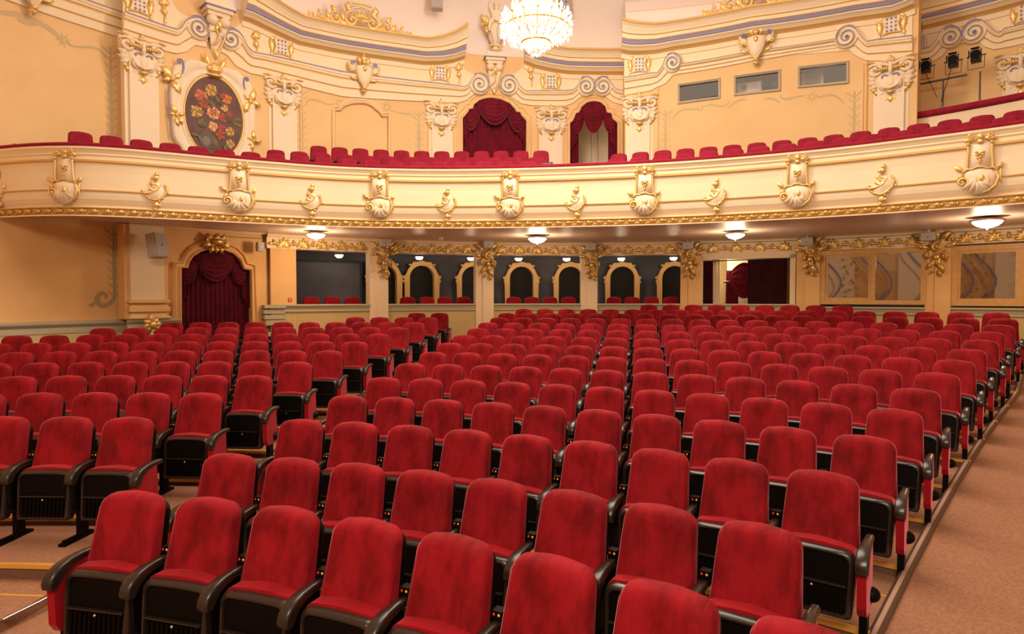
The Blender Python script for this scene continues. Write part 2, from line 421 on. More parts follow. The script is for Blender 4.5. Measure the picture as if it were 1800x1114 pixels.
# ------------------------------------------------------------------ stepped floor
def sector(mb, R0, R1, a0, a1, z, thick=None, n=28, m=CARPET, riser=True, nose=None, zprev=None):
    mb.use(m); A = [CPt(R0, a0 + (a1 - a0) * i / n, z) for i in range(n + 1)]; B = [CPt(R1, a0 + (a1 - a0) * i / n, z) for i in range(n + 1)]
    mb.grid([A, B])
    if zprev is not None:
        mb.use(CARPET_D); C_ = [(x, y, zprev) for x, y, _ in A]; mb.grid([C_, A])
def nosing(mb, R, a0, a1, z, w=.030, h=.012, n=28):
    rows = []
    for r, zz in ((R - .012, z - .018), (R - .012, z + h), (R + w, z + h), (R + w, z)):
        rows.append([CPt(r, a0 + (a1 - a0) * i / n, zz) for i in range(n + 1)])
    mb.grid(rows)
rd = math.radians
aL0, aL1, aR1 = rd(-48), rd(5.9), rd(41.5)
def rail_ang(R): return rd(38.35 + (R - 10) * .262) if R < 18 else rd(40.4)
fl = MB(); ns = MB()
nR = [7.0 + .0] + [CENTRE_ROWS[k][0] - 1.22 for k in range(1, 15)] + [23.5]
zc = [r[1] for r in CENTRE_ROWS]
sector(fl, 2.0, nR[2], aL1, rd(44), 0.0)
for k in range(2, 15):
    a1 = rail_ang((nR[k] + nR[k + 1]) / 2) if k < 14 else rail_ang(18)
    R1 = nR[k + 1] if k < 14 else 24.
    sector(fl, nR[k], R1, aL1, a1, zc[k], zprev=zc[k - 1])
    nosing(ns, nR[k], aL1, a1, zc[k])
    # flat brass strip across the tread by the seat feet
for k in range(1, 14):
    r = CENTRE_ROWS[k][0] - .60; a1 = rail_ang(r)
    nosing(ns, r, aL1, a1, zc[k], w=.010, h=.004)
zl = [r[1] for r in LEFT_ROWS]; lR = [r[0] - 1.0 for r in LEFT_ROWS]
aL2 = rd(5.2)
sector(fl, 2.0, 8.78, aL0, aL2, 0.08, zprev=0.0); sector(fl, 2.0, 8.78, aL2, aL1, 0.0); nosing(ns, 8.53, aL0, aL2, .08, w=.012, h=.004)
lR[0] = 8.78
for k in range(len(zl)):
    sector(fl, lR[k], lR[k + 1] if k < 10 else 24., aL0, aL1 if k < 10 else rd(9), zl[k], zprev=(zl[k - 1] if k else .08))
    nosing(ns, lR[k], aL0, aL1 if k < 10 else rd(9), zl[k])
    # side wall between the two blocks' levels
fl.use(CARPET)
p, q = CPt(2, aL2, 0), CPt(8.78, aL2, 0); fl.grid([[(p[0], p[1], -.1), (q[0], q[1], -.1)], [(p[0], p[1], .08), (q[0], q[1], .08)]])
fl.use(CARPET_D)
for k in range(len(zl)):
    R1 = lR[k + 1] if k < 10 else 24.
    p, q = CPt(lR[k], aL1, 0), CPt(R1, aL1, 0)
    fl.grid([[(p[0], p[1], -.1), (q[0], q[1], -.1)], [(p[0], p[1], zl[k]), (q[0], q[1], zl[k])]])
struct(fl.build('floor', None, None, smooth=False))
struct(ns.build('trim_1', BRASS, None, smooth=False))
# carpeted ramp right of the seating
rp = MB(); rows = []
zr = lambda R: max(-.05, .0757 * (R - 8.35))
for i in range(30):
    R = 3 + 21 * i / 29; a = rail_ang(max(R, 8)); p = CPt(R, a, zr(R)); q = CPt(R + 1.2, a + 4.2 / (R + 1.2), zr(R))
    rows.append([p, tuple((p[j] + q[j]) / 2 for j in range(3)), q])
rp.grid(rows); struct(rp.build('floor_right_ramp', CARPET, None))
# rail along the ramp
def bar(mb, pts, w, h, top=None):
    rows = []
    for i, p in enumerate(pts):
        a = Vector(pts[max(i - 1, 0)]); b = Vector(pts[min(i + 1, len(pts) - 1)]); t = (b - a); s = Vector((t.y, -t.x, 0)).normalized() * w / 2
        p = Vector(p); rows.append([p - s, p - s * .9 + Vector((0, 0, h * .8)), p - s * .35 + Vector((0, 0, h)), p + s * .35 + Vector((0, 0, h)), p + s * .9 + Vector((0, 0, h * .8)), p + s])
    if top:
        mb.use(RAILM); mb.grid([r[:3] for r in rows]); mb.grid([r[3:] for r in rows]); mb.use(top); mb.grid([r[2:4] for r in rows]); mb.use(RAILM)
    else: mb.grid(rows)
    mb.cap(rows[0], True); mb.cap(rows[-1])
RAILM = mat('worn_bronze_edge', (.13, .08, .06), .38, metal=.5); RAILT = mat('painted_rail_highlight', (.62, .40, .30), .35, metal=.5)  # lighter top strip paints the highlight along the rail's centre
mb = MB(); bar(mb, [CPt(R, rail_ang(R), zr(R) - .01) for R in [7 + .5 * i for i in range(26)]], .075, .05, RAILT)
tag(mb.build('edge_rail', None), 'long dark metal edge strip between the seat steps and the right-hand carpet ramp', 'edge strip')
mb = MB(); bar(mb, [CPt(8.18 + .25 * i, aL2 + (aL1 - aL2) * min(1, i / 3) + .002, .08 + .005 + max(0, (.25 * i - .3)) * .0725) for i in range(44)], .03, .015)
tag(mb.build('edge_rail', STEEL), 'thin bright metal edge strip running up the left aisle beside the left seat block', 'edge strip')
# ------------------------------------------------------------------ architecture
def tx(px, R=RW): return wp(px, 500, R)[0]
H = lambda h: EYE + h              # height measured from eye level
def ringwall(name, R, t0, t1, z0, z1, m, holes=(), reveal=.0, rm=None, step=.4, flip=False):
    """curved wall with openings; holes are lists of (t,z)"""
    nt_ = max(2, int((t1 - t0) * R / step)); nz = max(1, int((z1 - z0) / 1.2))
    pts = []; edges = []
    def loop(pl):
        b = len(pts); pts.extend([Vector((t * R, z)) for t, z in pl]); n = len(pl)
        edges.extend([(b + i, b + (i + 1) % n) for i in range(n)])
    outer = [(t0 + (t1 - t0) * i / nt_, z0) for i in range(nt_)] + [(t1, z0 + (z1 - z0) * i / nz) for i in range(nz)] + \
            [(t1 - (t1 - t0) * i / nt_, z1) for i in range(nt_)] + [(t0, z1 - (z1 - z0) * i / nz) for i in range(nz)]
    loop(outer)
    for h in holes: loop(h)
    def inside(u, z, poly):
        c = False; n = len(poly)
        for i in range(n):
            x0, y0 = poly[i][0] * R, poly[i][1]; x1, y1 = poly[(i + 1) % n][0] * R, poly[(i + 1) % n][1]
            if (y0 > z) != (y1 > z) and u < (x1 - x0) * (z - y0) / (y1 - y0) + x0: c = not c
        return c
    for i in range(1, nt_):
        for k in range(1, nz):
            u, z = (t0 + (t1 - t0) * i / nt_) * R, z0 + (z1 - z0) * k / nz
            if not any(inside(u, z, h) for h in holes): pts.append(Vector((u, z)))
    vs, es, fs = delaunay_2d_cdt(pts, edges, [], 0, 1e-5)[:3]
    mb = MB().use(m)
    mb.v = [P(R, v.x / R, v.y) for v in vs]
    for f in fs:
        cx = sum(vs[i].x for i in f) / len(f); cz = sum(vs[i].y for i in f) / len(f)
        if not any(inside(cx, cz, h) for h in holes): mb.face(f)
    if reveal:
        mb.use(rm or m)
        for h in holes:
            mb.grid([[P(R, t, z) for t, z in h], [P(R + reveal, t, z) for t, z in h]], closeu=True)
    return struct(mb.build(name, None, smooth=False))
def sweep(mb, R, path, prof, mats=None, closed=False, caps=True):
    """path: (t,z); prof: (out, up[, material]) offsets"""
    rows = [[P(R - w, t, z + h) for t, z in path] for (w, h, *_) in prof]
    for i in range(len(prof) - 1):
        if len(prof[i + 1]) > 2: mb.use(prof[i + 1][2])
        mb.grid([rows[i], rows[i + 1]])
    if caps:
        mb.cap([r[0] for r in rows], True); mb.cap([r[-1] for r in rows])
def dens(nodes, R=RW, step=.25):
    """pixel bearings -> dense (t,z) path on the wall of radius R"""
    q = [wp(x, y, R) for x, y in nodes]; return dense(q, R, step)
def dense(q, R=RW, step=.25):
    out = []
    for a, b in zip(q, q[1:]):
        n = max(1, int(abs(b[0] - a[0]) * R / step)); out += [(a[0] + (b[0] - a[0]) * i / n, a[1] + (b[1] - a[1]) * i / n) for i in range(n)]
    return out + [q[-1]]
def interp(q, t):
    if t <= q[0][0]: return q[0][1]
    for a, b in zip(q, q[1:]):
        if a[0] <= t <= b[0]: return a[1] + (b[1] - a[1]) * (t - a[0]) / max(1e-9, b[0] - a[0])
    return q[-1][1]
def wtube(mb, R, path, w, rad, n=6, sq=1.):
    mb.tube([P(R - w, t, z) for t, z in path], rad, n, sq=sq)
def onwall(name, px, py, R=RW, out=0.):
    """empty on the wall, local x to the right, z up, -y into the room"""
    t, z = wp(px, py, R); e = empty(name, P(R - out, t, z), -t); return e

# --- ground-floor walls
T_L0 = -2.75
RWL = 12.0           # the side wall left of the pilasters stands further back
lower_door = [wp(x, y, 11.75) for x, y in ((317, 600), (317, 471), (329, 471), (331, 461), (339, 450), (352, 442), (370, 438.5), (390, 439), (409, 446), (421, 457), (428, 473), (440, 475), (442, 600))]
lower_door[0] = (lower_door[0][0], .1); lower_door[-1] = (lower_door[-1][0], .1)
tB = tx(478)          # left edge of the first box
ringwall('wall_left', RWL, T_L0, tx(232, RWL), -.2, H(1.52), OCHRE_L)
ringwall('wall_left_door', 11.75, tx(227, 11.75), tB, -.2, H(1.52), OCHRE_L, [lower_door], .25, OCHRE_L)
# dado under its grey moulding
mb = MB().use(OLIVE)
zd = H(-.43); td = tx(232)
sweep(mb, RWL, dense([(T_L0, 0), (tx(232, RWL), 0)]), [(0, -.2), (.05, -.2), (.05, H(-.47) - .2), (0, H(-.47) - .2)])
sweep(mb, 11.75, dense([(tx(225), 0), (tx(318) - .005, 0)]), [(0, -.2), (.05, -.2), (.05, zd - .2), (0, zd - .2)])
struct(mb.build('wall_left_dado', None, smooth=False))
mb = MB().use(STONE)
prof = [(0, -.22), (.07, -.22), (.07, -.17), (.045, -.16), (.045, -.11), (.07, -.09), (.12, -.05), (.13, -.02), (.13, .0), (.09, .015), (0, .02)]
sweep(mb, RWL, dense([(T_L0, H(-.46)), (tx(226, RWL), H(-.46))]), prof)
prof2 = [(w + .14, h) for w, h in prof]
sweep(mb, 11.75, dense([(tx(222), zd), (tx(312), zd)]), prof2)
struct(mb.build('trim_2', None, smooth=False))
# door surround
mb = MB().use(OCHRE_L)
fr = [wp(x, y, 11.75) for x, y in ((306, 596), (306, 463), (320, 462), (324, 450), (334, 438), (350, 430), (372, 426), (394, 428), (414, 436), (427, 449), (433, 463), (446, 467), (451, 596))]
ins = [(lower_door[i][0], lower_door[i][1]) for i in range(13)]
fo = []
for i in range(13):
    a, b = fr[i], ins[i]; fo.append((b[0] + (a[0] - b[0]) * 1.35, b[1] + (a[1] - b[1]) * 1.35))
rows = []
for q, w in ((fo, 0), (fo, .05), ([(f[0] * .75 + i_[0] * .25, f[1] * .75 + i_[1] * .25) for f, i_ in zip(fo, ins)], .09), ([(f[0] * .6 + i_[0] * .4, f[1] * .6 + i_[1] * .4) for f, i_ in zip(fo, ins)], .04), ([(f[0] * .25 + i_[0] * .75, f[1] * .25 + i_[1] * .75) for f, i_ in zip(fo, ins)], .05), ([(f[0] * .15 + i_[0] * .85, f[1] * .15 + i_[1] * .85) for f, i_ in zip(fo, ins)], .09), (ins, .07), (ins, -.02)):
    rows.append([P(11.75 - w, t, z) for t, z in q])
mb.grid(rows); struct(mb.build('trim_3', None, smooth=False))

# --- the boxes: pillars, parapets, frieze
PIL = [(649, 681, 'nearest the left end box'), (836, 867, 'second from the left box'), (1021, 1050, 'in the middle of the row of boxes'), (1196, 1233, 'left of the curtained opening'), (1400, 1442, 'between the curtained opening and the oak windows'), (1627, 1673, 'between the two oak windows')]
edges_ = [(482, 520)] + [(a, b) for a, b, _ in PIL]
zled = H(-.15); zop = H(1.18)
# wall end pier left of first box
def pier(mb, R, t0, t1, z0, z1, depth=.35):
    a = [P(R, t0 + (t1 - t0) * i / 4, z0) for i in range(5)] + [P(R + depth, t1, z0), P(R + depth, t0, z0)]
    b = [(x, y, z1) for x, y, _ in a]; mb.grid([a, b], closeu=True); mb.cap(b)
mb = MB().use(OCHRE_L); pier(mb, 11.6, tx(476), tx(521), -.1, H(1.52), .8)
struct(mb.build('wall_box_pier', None, smooth=False))
mb = MB().use(STONE)
for (zz, hh, w) in ((H(-.16), .08, .10), (H(-.27), .10, .05), (H(-.40), .10, .10), (H(-.52), .12, .17), (H(-.80), .28, .13)):
    sweep(mb, 11.6, dense([(tx(462), zz), (tx(500), zz)], step=.1), [(-.2, -hh), (w, -hh), (w, 0), (-.2, 0)])
struct(mb.build('trim_4', None, smooth=False))
t_end = tx(1860)
mb = MB().use(OLIVE)
sweep(mb, 11.6, dense([(tx(500), 0), (t_end, 0)]), [(0, -.1), (0.0, zled - .1)], caps=False)
sweep(mb, 11.75, dense([(tx(500), 0), (t_end, 0)]), [(0, -.1), (0.0, zled - .1)], caps=False)
struct(mb.build('wall_rear', None, smooth=False))
mb = MB().use(STONE)
led = [(-.15, 0), (.09, 0), (.10, -.02), (.10, -.04), (.05, -.06), (.04, -.10), (.02, -.13), (.05, -.15), (.05, -.18), (0, -.2)]
for (a0, a1), (b0, b1) in zip(edges_, edges_[1:] + [(1900, 1900)]):
    s0 = a1 if a0 > 482 else 484
    zz = zled if b1 < 1500 else zled - .06
    sweep(mb, 11.6, dense([(tx(s0), zz), (tx(b0), zz)]), led[::-1])
struct(mb.build('trim_5', None, smooth=False))
def add_pillar(i):
    a, b, where = PIL[i]
    r = empty('pillar', P(11.6, tx((a + b) / 2), .2), 0)
    tag(r, 'buff plaster pillar with a gilded leaf bracket, ' + where, 'pillar', 'pillars between the boxes')
    mb = MB().use(BEIGE if i < 3 else OCHRE_L); Mi = Matrix.Translation(-r.location)
    t0, t1 = tx(a), tx(b)
    pier(mb, 11.55, t0, t1, -.1, H(1.22), .4); pier(mb, 11.50, t0 + (t1 - t0) * .38, t1, -.1, H(1.20), .1)
    mb.v = [tuple(Mi @ Vector(v)) for v in mb.v]
    mb.build('shaft', None, r, smooth=False); return r
pillars = [add_pillar(i) for i in range(6)]
# frieze above the boxes
mb = MB().use(BEIGE)
tF0 = tx(470)
zf0, zf1 = H(1.18), H(1.56)
sweep(mb, 11.6, dense([(tF0, 0), (t_end, 0)]), [(-.4, zf0), (.02, zf0), (.02, zf0 + .03), (0, zf0 + .03), (0, zf0 + .26), (.04, zf0 + .28), (.06, zf0 + .32), (.12, zf0 + .35), (.14, zf1)])
fz = struct(mb.build('trim_6', None, smooth=False))
# gilded palmettes along the frieze
mb = MB()
def palmette(mb, M, s=1., y=0.):
    k = MB()
    for i in range(7):
        a = rd(90 + (i - 3) * 24); L = .16 * (1 - abs(i - 3) * .08)
        k.leaf(0, .0, a, L * s, .055 * s, (i - 3) * .28, .03, 1)
    k.blob((0, 0, .01), (.03 * s, .02, .03 * s), 6, 4)
    for sg in (-1, 1): k.scroll(sg * .075 * s, .0, .05 * s, rd(90), .9, -sg, .012, n=8)
    b = len(mb.v); mb.v += [tuple(M @ Vector(v)) for v in k.v]; mb.f += [tuple(b + q for q in f) for f in k.f]; mb.m += [mb.cur] * len(k.f)
def bud(mb, M):
    k = MB(); k.blob((0, -.01, .075), (.028, .03, .035), 6, 4); k.leaf(0, 0, rd(90), .1, .05, 0, .03, 1)
    for sg in (-1, 1): k.leaf(0, .03, rd(90 - sg * 75), .11, .045, sg * -.6, .03, 2)
    b = len(mb.v); mb.v += [tuple(M @ Vector(v)) for v in k.v]; mb.f += [tuple(b + q for q in f) for f in k.f]; mb.m += [mb.cur] * len(k.f)
def WM(R, t, z): return Matrix.Translation(P(R, t, z)) @ Matrix.Rotation(-t, 4, 'Z')
pm = MB().use(GOLDD)
ptx = [(a1, b0) for (a0, a1), (b0, b1) in zip([(470, 482)] + [(a, b) for a, b, _ in PIL], [(a, b) for a, b, _ in PIL] + [(1880, 1880)])]
for a, b in ptx:
    t0, t1 = tx(a), tx(b); n = max(2, round((t1 - t0) * 11.6 / .52))
    for i in range(n):
        t = t0 + (t1 - t0) * (i + .5) / n; palmette(pm, WM(11.58, t, zf0 + .06), 1.35)
        bud(pm, WM(11.58, t0 + (t1 - t0) * i / n, zf0 + .07) @ Matrix.Scale(1.35, 4))
o = pm.build('gilded_palmette_frieze', None); struct(o); o.name = 'trim_7'

# --- inside the boxes
tb0, tb1 = tx(505), tx(1215)
mb = MB().use(NAVY)
sweep(mb, 14.2, dense([(tb0 - .12, 0), (tb1 + .02, 0)]), [(0, .8), (0, H(1.42))], caps=False)
for t in (tb0 - .035, tb1): mb.grid([[P(11.7, t, .8), P(14.2, t, .8)], [P(11.7, t, H(1.42)), P(14.2, t, H(1.42))]])
struct(mb.build('wall_boxes', None, smooth=False))
mb = MB().use(mat('box_ceiling', (.12, .115, .13), .8)); sweep(mb, 14.2, dense([(tb0 - .12, H(1.40)), (tb1 + .05, H(1.40))]), [(0, 0), (2.55, 0)], caps=False); struct(mb.build('ceiling_boxes', None))
mb = MB().use(CARPET_D); sweep(mb, 14.2, dense([(tb0 - .12, H(-1.12)), (t_end, H(-1.12))]), [(0, 0), (2.55, 0)], caps=False); struct(mb.build('floor_boxes', None))
# the dark recessed panel in the end box
e = empty('wall_panel', P(13.9, tx(578, 13.9), 2.9), -tx(578, 13.9)); tag(e, 'large dark blue-grey framed panel on the back wall of the left end box', 'wall panel')
mb = MB().use(NAVY)
hw, z0, z1 = .92, -1.1, .28
mb.box(-hw, hw, .05, .30, z0, z1); mb.build('panel', None, e, smooth=False)
mb = MB()
for x0, x1, a, b in ((-hw - .06, -hw, z0, z1 + .06), (hw, hw + .06, z0, z1 + .06), (-hw, hw, z1, z1 + .06)): mb.box(x0, x1, .02, .30, a, b)
mb.build('frame', mat('panel_frame', (.02, .022, .03), .7), e, smooth=False)
# arched frames on the back wall
def arch_pts(hw, zt, z0, n=12):
    pts = [(-hw, z0)]
    for i in range(n + 1):
        a = pi - pi * i / n; pts.append((hw * cos(a), zt - hw * .95 + hw * .95 * sin(a)))
    return pts + [(hw, z0)]
def arch_frame(px, where, R=13.9):
    t = tx(px, R); e = empty('arched_frame', P(R, t, EYE), -t); tag(e, 'ochre arched frame with dark opening, ' + where, 'arched frame', 'arched frames behind the boxes')
    mb = MB(); inn = arch_pts(.37, .98, -.9); o = []
    for i, (x, z) in enumerate(inn):
        l = math.hypot(x, (z - .62) if z > .62 else 0) or 1; k = 1.42
        if 0 < i < len(inn) - 1:
            a = math.atan2(z - .62, x); bump = .05 * max(0, cos((a - pi / 2) * 6 + pi)) + (.03 if abs(a - pi / 2) < .2 else 0)
            r = .37 * 1.32 + bump; o.append((cos(a) * r, .62 + sin(a) * r * 1.0))
        else: o.append((x * 1.34, z))
    rows = [[(x, .28, z) for x, z in inn], [(x, .0, z) for x, z in inn], [(x, -.02, z) for x, z in inn], [(x, -.02, z) for x, z in o], [(x, .02, z) for x, z in o]]
    mb.grid(rows); mb.build('surround', OCHRE_L, e, smooth=False)
    mb = MB()
    for sg in (-1, 1):
        mb.scroll(sg * .53, .62, .05, rd(90), 1.1, -sg, .018, n=10); mb.blob((sg * .53, -.02, .50), (.04, .03, .05), 6, 4); mb.blob((sg * .36, -.03, 1.0), (.06, .03, .035), 6, 4)
    mb.build('scroll_ornament', OCHRE_L, e)
    mb = MB(); mb.cap([(x * .99, .25, z * .99) for x, z in inn]); mb.build('dark_opening_sheet', DARK, e, smooth=False)  # flat black sheet paints the darkness inside the arch
for px, wh in ((676, 'right of the first pillar'), (742, 'leftmost whole arch, under the lamp in the second box'), (833, 'partly hidden by the second pillar'), (917, 'left arch of the third box'), (1003, 'right arch of the third box'), (1094, 'left arch of the fourth box'), (1186, 'cut by the pillar beside the curtained opening')):
    arch_frame(px, wh)
# booths behind the right-hand openings
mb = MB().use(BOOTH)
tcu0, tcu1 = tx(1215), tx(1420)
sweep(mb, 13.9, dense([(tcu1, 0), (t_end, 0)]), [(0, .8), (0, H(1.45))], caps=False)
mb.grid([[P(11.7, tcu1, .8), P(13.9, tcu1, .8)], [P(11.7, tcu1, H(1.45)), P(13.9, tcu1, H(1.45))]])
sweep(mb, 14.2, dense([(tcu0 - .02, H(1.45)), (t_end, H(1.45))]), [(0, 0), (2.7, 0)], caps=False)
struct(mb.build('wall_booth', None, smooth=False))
mb = MB().use(mat('lobby_wall', (.86, .62, .30), .8)); sweep(mb, 14.3, dense([(tcu0 - .05, 0), (tcu1 + .06, 0)]), [(0, .8), (0, H(1.5))], caps=False)
struct(mb.build('wall_lobby', None, smooth=False))
# ceiling under the balcony is built with the balcony

# --- oak windows
def oak_window(x0, x1, xm, yt0, yt1, yb, where, label):
    R = 11.58; t0, t1 = tx(x0, R), tx(x1, R); z0 = wp((x0 + x1) / 2, yb, R)[1]; za = wp(x0, yt0, R)[1]; zb = wp(x1, yt1, R)[1]; zt = (za + zb) / 2
    e = empty('oak_window', P(R, (t0 + t1) / 2, z0), 0); tag(e, label, 'window'); Mi = Matrix.Translation(-e.location)
    fw = .11 / R
    mb = MB()
    def rect(ta, tb, za, zb, w0, w1):
        n = 5; A = []
        for (w, z) in ((w0, za), (w1, za), (w1, zb), (w0, zb)): A.append([P(R - w, ta + (tb - ta) * i / n, z) for i in range(n + 1)])
        mb.grid(A, closev=True); mb.cap([r[0] for r in A], True); mb.cap([r[-1] for r in A])
    for ta, tb, a, b, d in ((t0, t0 + fw, z0, zt, .05), (t1 - fw, t1, z0, zt, .05), (t0 + fw, t1 - fw, zt - .11, zt, .05), (t0 + fw, t1 - fw, z0, z0 + .10, .05)): rect(ta, tb, a, b, -.06, d)
    if xm:
        tm = tx(xm, R); rect(tm - fw * .45, tm + fw * .45, z0 + .1, zt - .11, -.05, .04)
    mb.v = [tuple(Mi @ Vector(v)) for v in mb.v]; mb.build('frame', WOOD, e, smooth=False)
    segs = [(t0 + fw, tm - fw * .45), (tm + fw * .45, t1 - fw)] if xm else [(t0 + fw, t1 - fw)]
    for s, (a, b) in enumerate(segs):
        if s == 0 and xm:
            mb = MB()
            for ta, tb, za, zb in ((a, a + fw * .5, z0 + .1, zt - .11), (b - fw * .5, b, z0 + .1, zt - .11), (a, b, zt - .17, zt - .11), (a, b, z0 + .10, z0 + .16)): rect(ta, tb, za, zb, -.03, .02)
            mb.v = [tuple(Mi @ Vector(v)) for v in mb.v]; mb.build('sash', WOOD, e, smooth=False)
        mb = MB(); n = 1; p0, p1 = P(R, a, z0 + .1), P(R, b, z0 + .1)
        mb.grid([[p0, p1], [(p0[0], p0[1], zt - .11), (p1[0], p1[1], zt - .11)]]); mb.v = [tuple(Mi @ Vector(v)) for v in mb.v]
        mb.build('pane', GLASSM, e, smooth=False)
    return e
oak_window(1442, 1629, 1535, 441, 434, 535, '', 'light oak two-pane interior window between the fifth and sixth pillars')
oak_window(1673, 1860, 1796, 432, 425, 538, '', 'light oak interior window at the right edge beyond the last pillar')
# papers, glasses inside the right booth
t = tx(1760, 11.9); e = MB(); e.box(-.17, .17, -.1, .1, 0, .012); o = e.build('paper_stack', WHITE, smooth=False); o.location = P(12.0, tx(1757, 12.0), H(-.16)); o.rotation_euler = (rd(20), 0, -t); tag(o, 'white sheet of paper standing on the sill inside the right oak window', 'paper')
mb = MB().use(BOOTH); sweep(mb, 12.3, dense([(tcu1 + .01, H(-.17)), (t_end, H(-.17))]), [(0, 0), (.6, 0)], caps=False); struct(mb.build('trim_8', None))

# --- ornate side wall towards the stage, left of the view; it shows as reflections in the oak windows
mb = MB()
for t0_, t1_ in ((-2.55, -2.42), (-2.30, -2.12), (-1.98, -1.90), (-1.72, -1.62)):
    mb.use(CREAM); sweep(mb, RWL, dense([(t0_, 0), (t1_, 0)], step=.2), [(0, .0), (.12, .0), (.12, H(3.8)), (0, H(3.8))])
for t_ in (-2.36, -2.20, -2.05, -1.86, -1.78):
    mb.use(BLUE); mb.tube([P(RWL - .16, t_ + .045 * sin(k * .55), .2 + k * .33) for k in range(18)], .045, 6)
    mb.use(GOLDP); mb.tube([P(RWL - .14, t_ + .03 + .045 * sin(k * .55 + .4), .2 + k * .33) for k in range(18)], .03, 6)
mb.use(GOLDD)
for t_ in (-2.28, -2.0, -1.84):
    for k in range(34): mb.blob(P(RWL - .2 - .05 * (k % 3), t_ + .03 * sin(k * 2.3), .7 + .13 * k), (.09, .07, .06), 6, 4)
struct(mb.build('trim_18', None))
# --- upper gallery wall (behind the balcony)
D1 = [(813, 291), (813, 209), (819, 202), (823.5, 196), (824.6, 192), (831, 191.6), (832.4, 184.5), (842, 177), (851, 173.5), (862, 172), (871, 173), (880, 174.5), (896, 182), (906, 193.4), (907, 197), (913.7, 197.4), (917, 204.5), (925, 212), (924, 291)]
D2 = [(1001, 293), (1001.6, 218), (1007, 213), (1012, 200), (1018, 198), (1020.5, 190), (1029.4, 182), (1036, 179), (1043, 178), (1050, 178.6), (1056, 180), (1065, 188), (1067, 198), (1075, 199.7), (1077, 209), (1086, 217), (1085.5, 273)]
def holeof(nodes, R, zb):
    q = [wp(x, y, R) for x, y in nodes]; q[0] = (q[1][0], zb); q[-1] = (q[-2][0], zb); return q
ZB = H(2.15)
h1, h2 = holeof(D1, RW, ZB + .3), holeof(D2, RW, ZB + .3)
tBay0, tBay1 = tx(1097, 10.3), tx(1606, 10.3)
ringwall('wall_gallery_left', RWL, T_L0, tx(236, RWL), H(1.5), H(7.6), OCHRE)
ringwall('wall_gallery', RW, tx(229), tx(1106), H(1.5), H(7.2), OCHRE, [h1, h2], .3, OCHRE)
ringwall('wall_right', RW, tx(1611), 2.2, H(1.5), H(7.2), OCHRE)
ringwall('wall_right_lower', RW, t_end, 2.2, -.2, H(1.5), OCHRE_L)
RB = 10.3
W = [((1191, 148), (1266.5, 137), (1266.5, 173), (1191, 183.5), 'left'), ((1290, 133), (1372.5, 122), (1372.5, 160), (1290, 169), 'middle'), ((1402.5, 117), (1492.5, 107), (1492.5, 147), (1402.5, 155), 'right')]
wh = []
for a, b, c, d, _ in W: wh.append([wp(*d, RB), wp(*c, RB), wp(*b, RB), wp(*a, RB)])
ringwall('wall_bay', RB, tBay0, tBay1, H(2.0), H(7.2), OCHRE, wh, .12, OCHRE)
mb = MB().use(OCHRE)
for t, u in ((tBay0, tBay0), (tBay1, tx(1612))): mb.grid([[P(RB, t, H(2.0)), P(RW + .02, u, H(2.0))], [P(RB, t, H(7.2)), P(RW + .02, u, H(7.2))]])
struct(mb.build('wall_bay_side', None, smooth=False))
# projection room behind the bay windows
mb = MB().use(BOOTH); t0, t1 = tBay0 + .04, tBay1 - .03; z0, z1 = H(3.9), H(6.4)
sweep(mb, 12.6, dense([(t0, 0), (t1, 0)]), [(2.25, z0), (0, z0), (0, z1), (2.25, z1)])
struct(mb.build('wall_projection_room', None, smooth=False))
for (a, b, c, d, where), hh in zip(W, wh):
    ta, tb = (hh[0][0] + hh[3][0]) / 2, (hh[1][0] + hh[2][0]) / 2
    e = empty('projection_window', P(RB, (ta + tb) / 2, hh[0][1]), 0); Mi = Matrix.Translation(-e.location)
    tag(e, {'left': 'leftmost of the three projection-room windows, grey-green frame, empty room behind', 'middle': 'middle projection-room window with a white projector showing behind the glass', 'right': 'rightmost projection-room window with pale equipment visible behind the glass'}[where], 'window', 'projection-room windows')
    cx = sum(p[0] for p in hh) / 4; cz = sum(p[1] for p in hh) / 4
    def sc(k, w, dz=0): return [P(RB - w, cx + (t - cx) * k, cz + (z - cz) * (1 - (1 - k) * 2.2)) for t, z in hh]
    mb = MB(); mb.grid([sc(1.0, 0), sc(1.0, .03), sc(.985, .045), sc(.95, .045), sc(.945, .03), sc(.90, .02), sc(.89, -.05)], closeu=True)
    mb.v = [tuple(Mi @ Vector(v)) for v in mb.v]; mb.build('frame', GREYF, e, smooth=False)
    mb = MB(); mb.cap(sc(.90, -.03)); mb.v = [tuple(Mi @ Vector(v)) for v in mb.v]; mb.build('pane', GLASSW, e, smooth=False)
# projector
pc = wp(1316, 153, 10.75); e = empty('projector', P(10.75, pc[0], pc[1]), -pc[0]); tag(e, 'white box projector with a round lens standing behind the middle projection-room window', 'projector')
mb = MB(); mb.box(-.30, .30, 0, .35, -.14, .13); b = mb.build('casing', WHITE, e, smooth=False); bv = b.modifiers.new('bevel', 'BEVEL'); bv.width = .02
mb = MB(); mb.tube([(-.11, -.03, 0), (-.11, .02, 0)], .065, 12); mb.tube([(-.11, -.035, 0), (-.11, -.02, 0)], .05, 12); mb.build('lens', METAL, e)
mb = MB()
for i in range(5): mb.box(.02, .22, -.008, .01, -.05 + i * .025, -.04 + i * .025)
mb.build('vent', SPKR, e, smooth=False)
pc = wp(1345, 150, 11.0); e = empty('film_machine', P(11.0, pc[0], pc[1]), -pc[0]); tag(e, 'dark angular film machine beside the white projector in the projection room', 'machine')
mb = MB(); mb.box(-.28, .28, 0, .4, .05, .35, Matrix.Rotation(rd(28), 4, 'Y')); mb.box(.1, .55, 0, .1, -.02, .05, Matrix.Rotation(rd(-30), 4, 'Y')); mb.build('body', METAL, e, smooth=False)
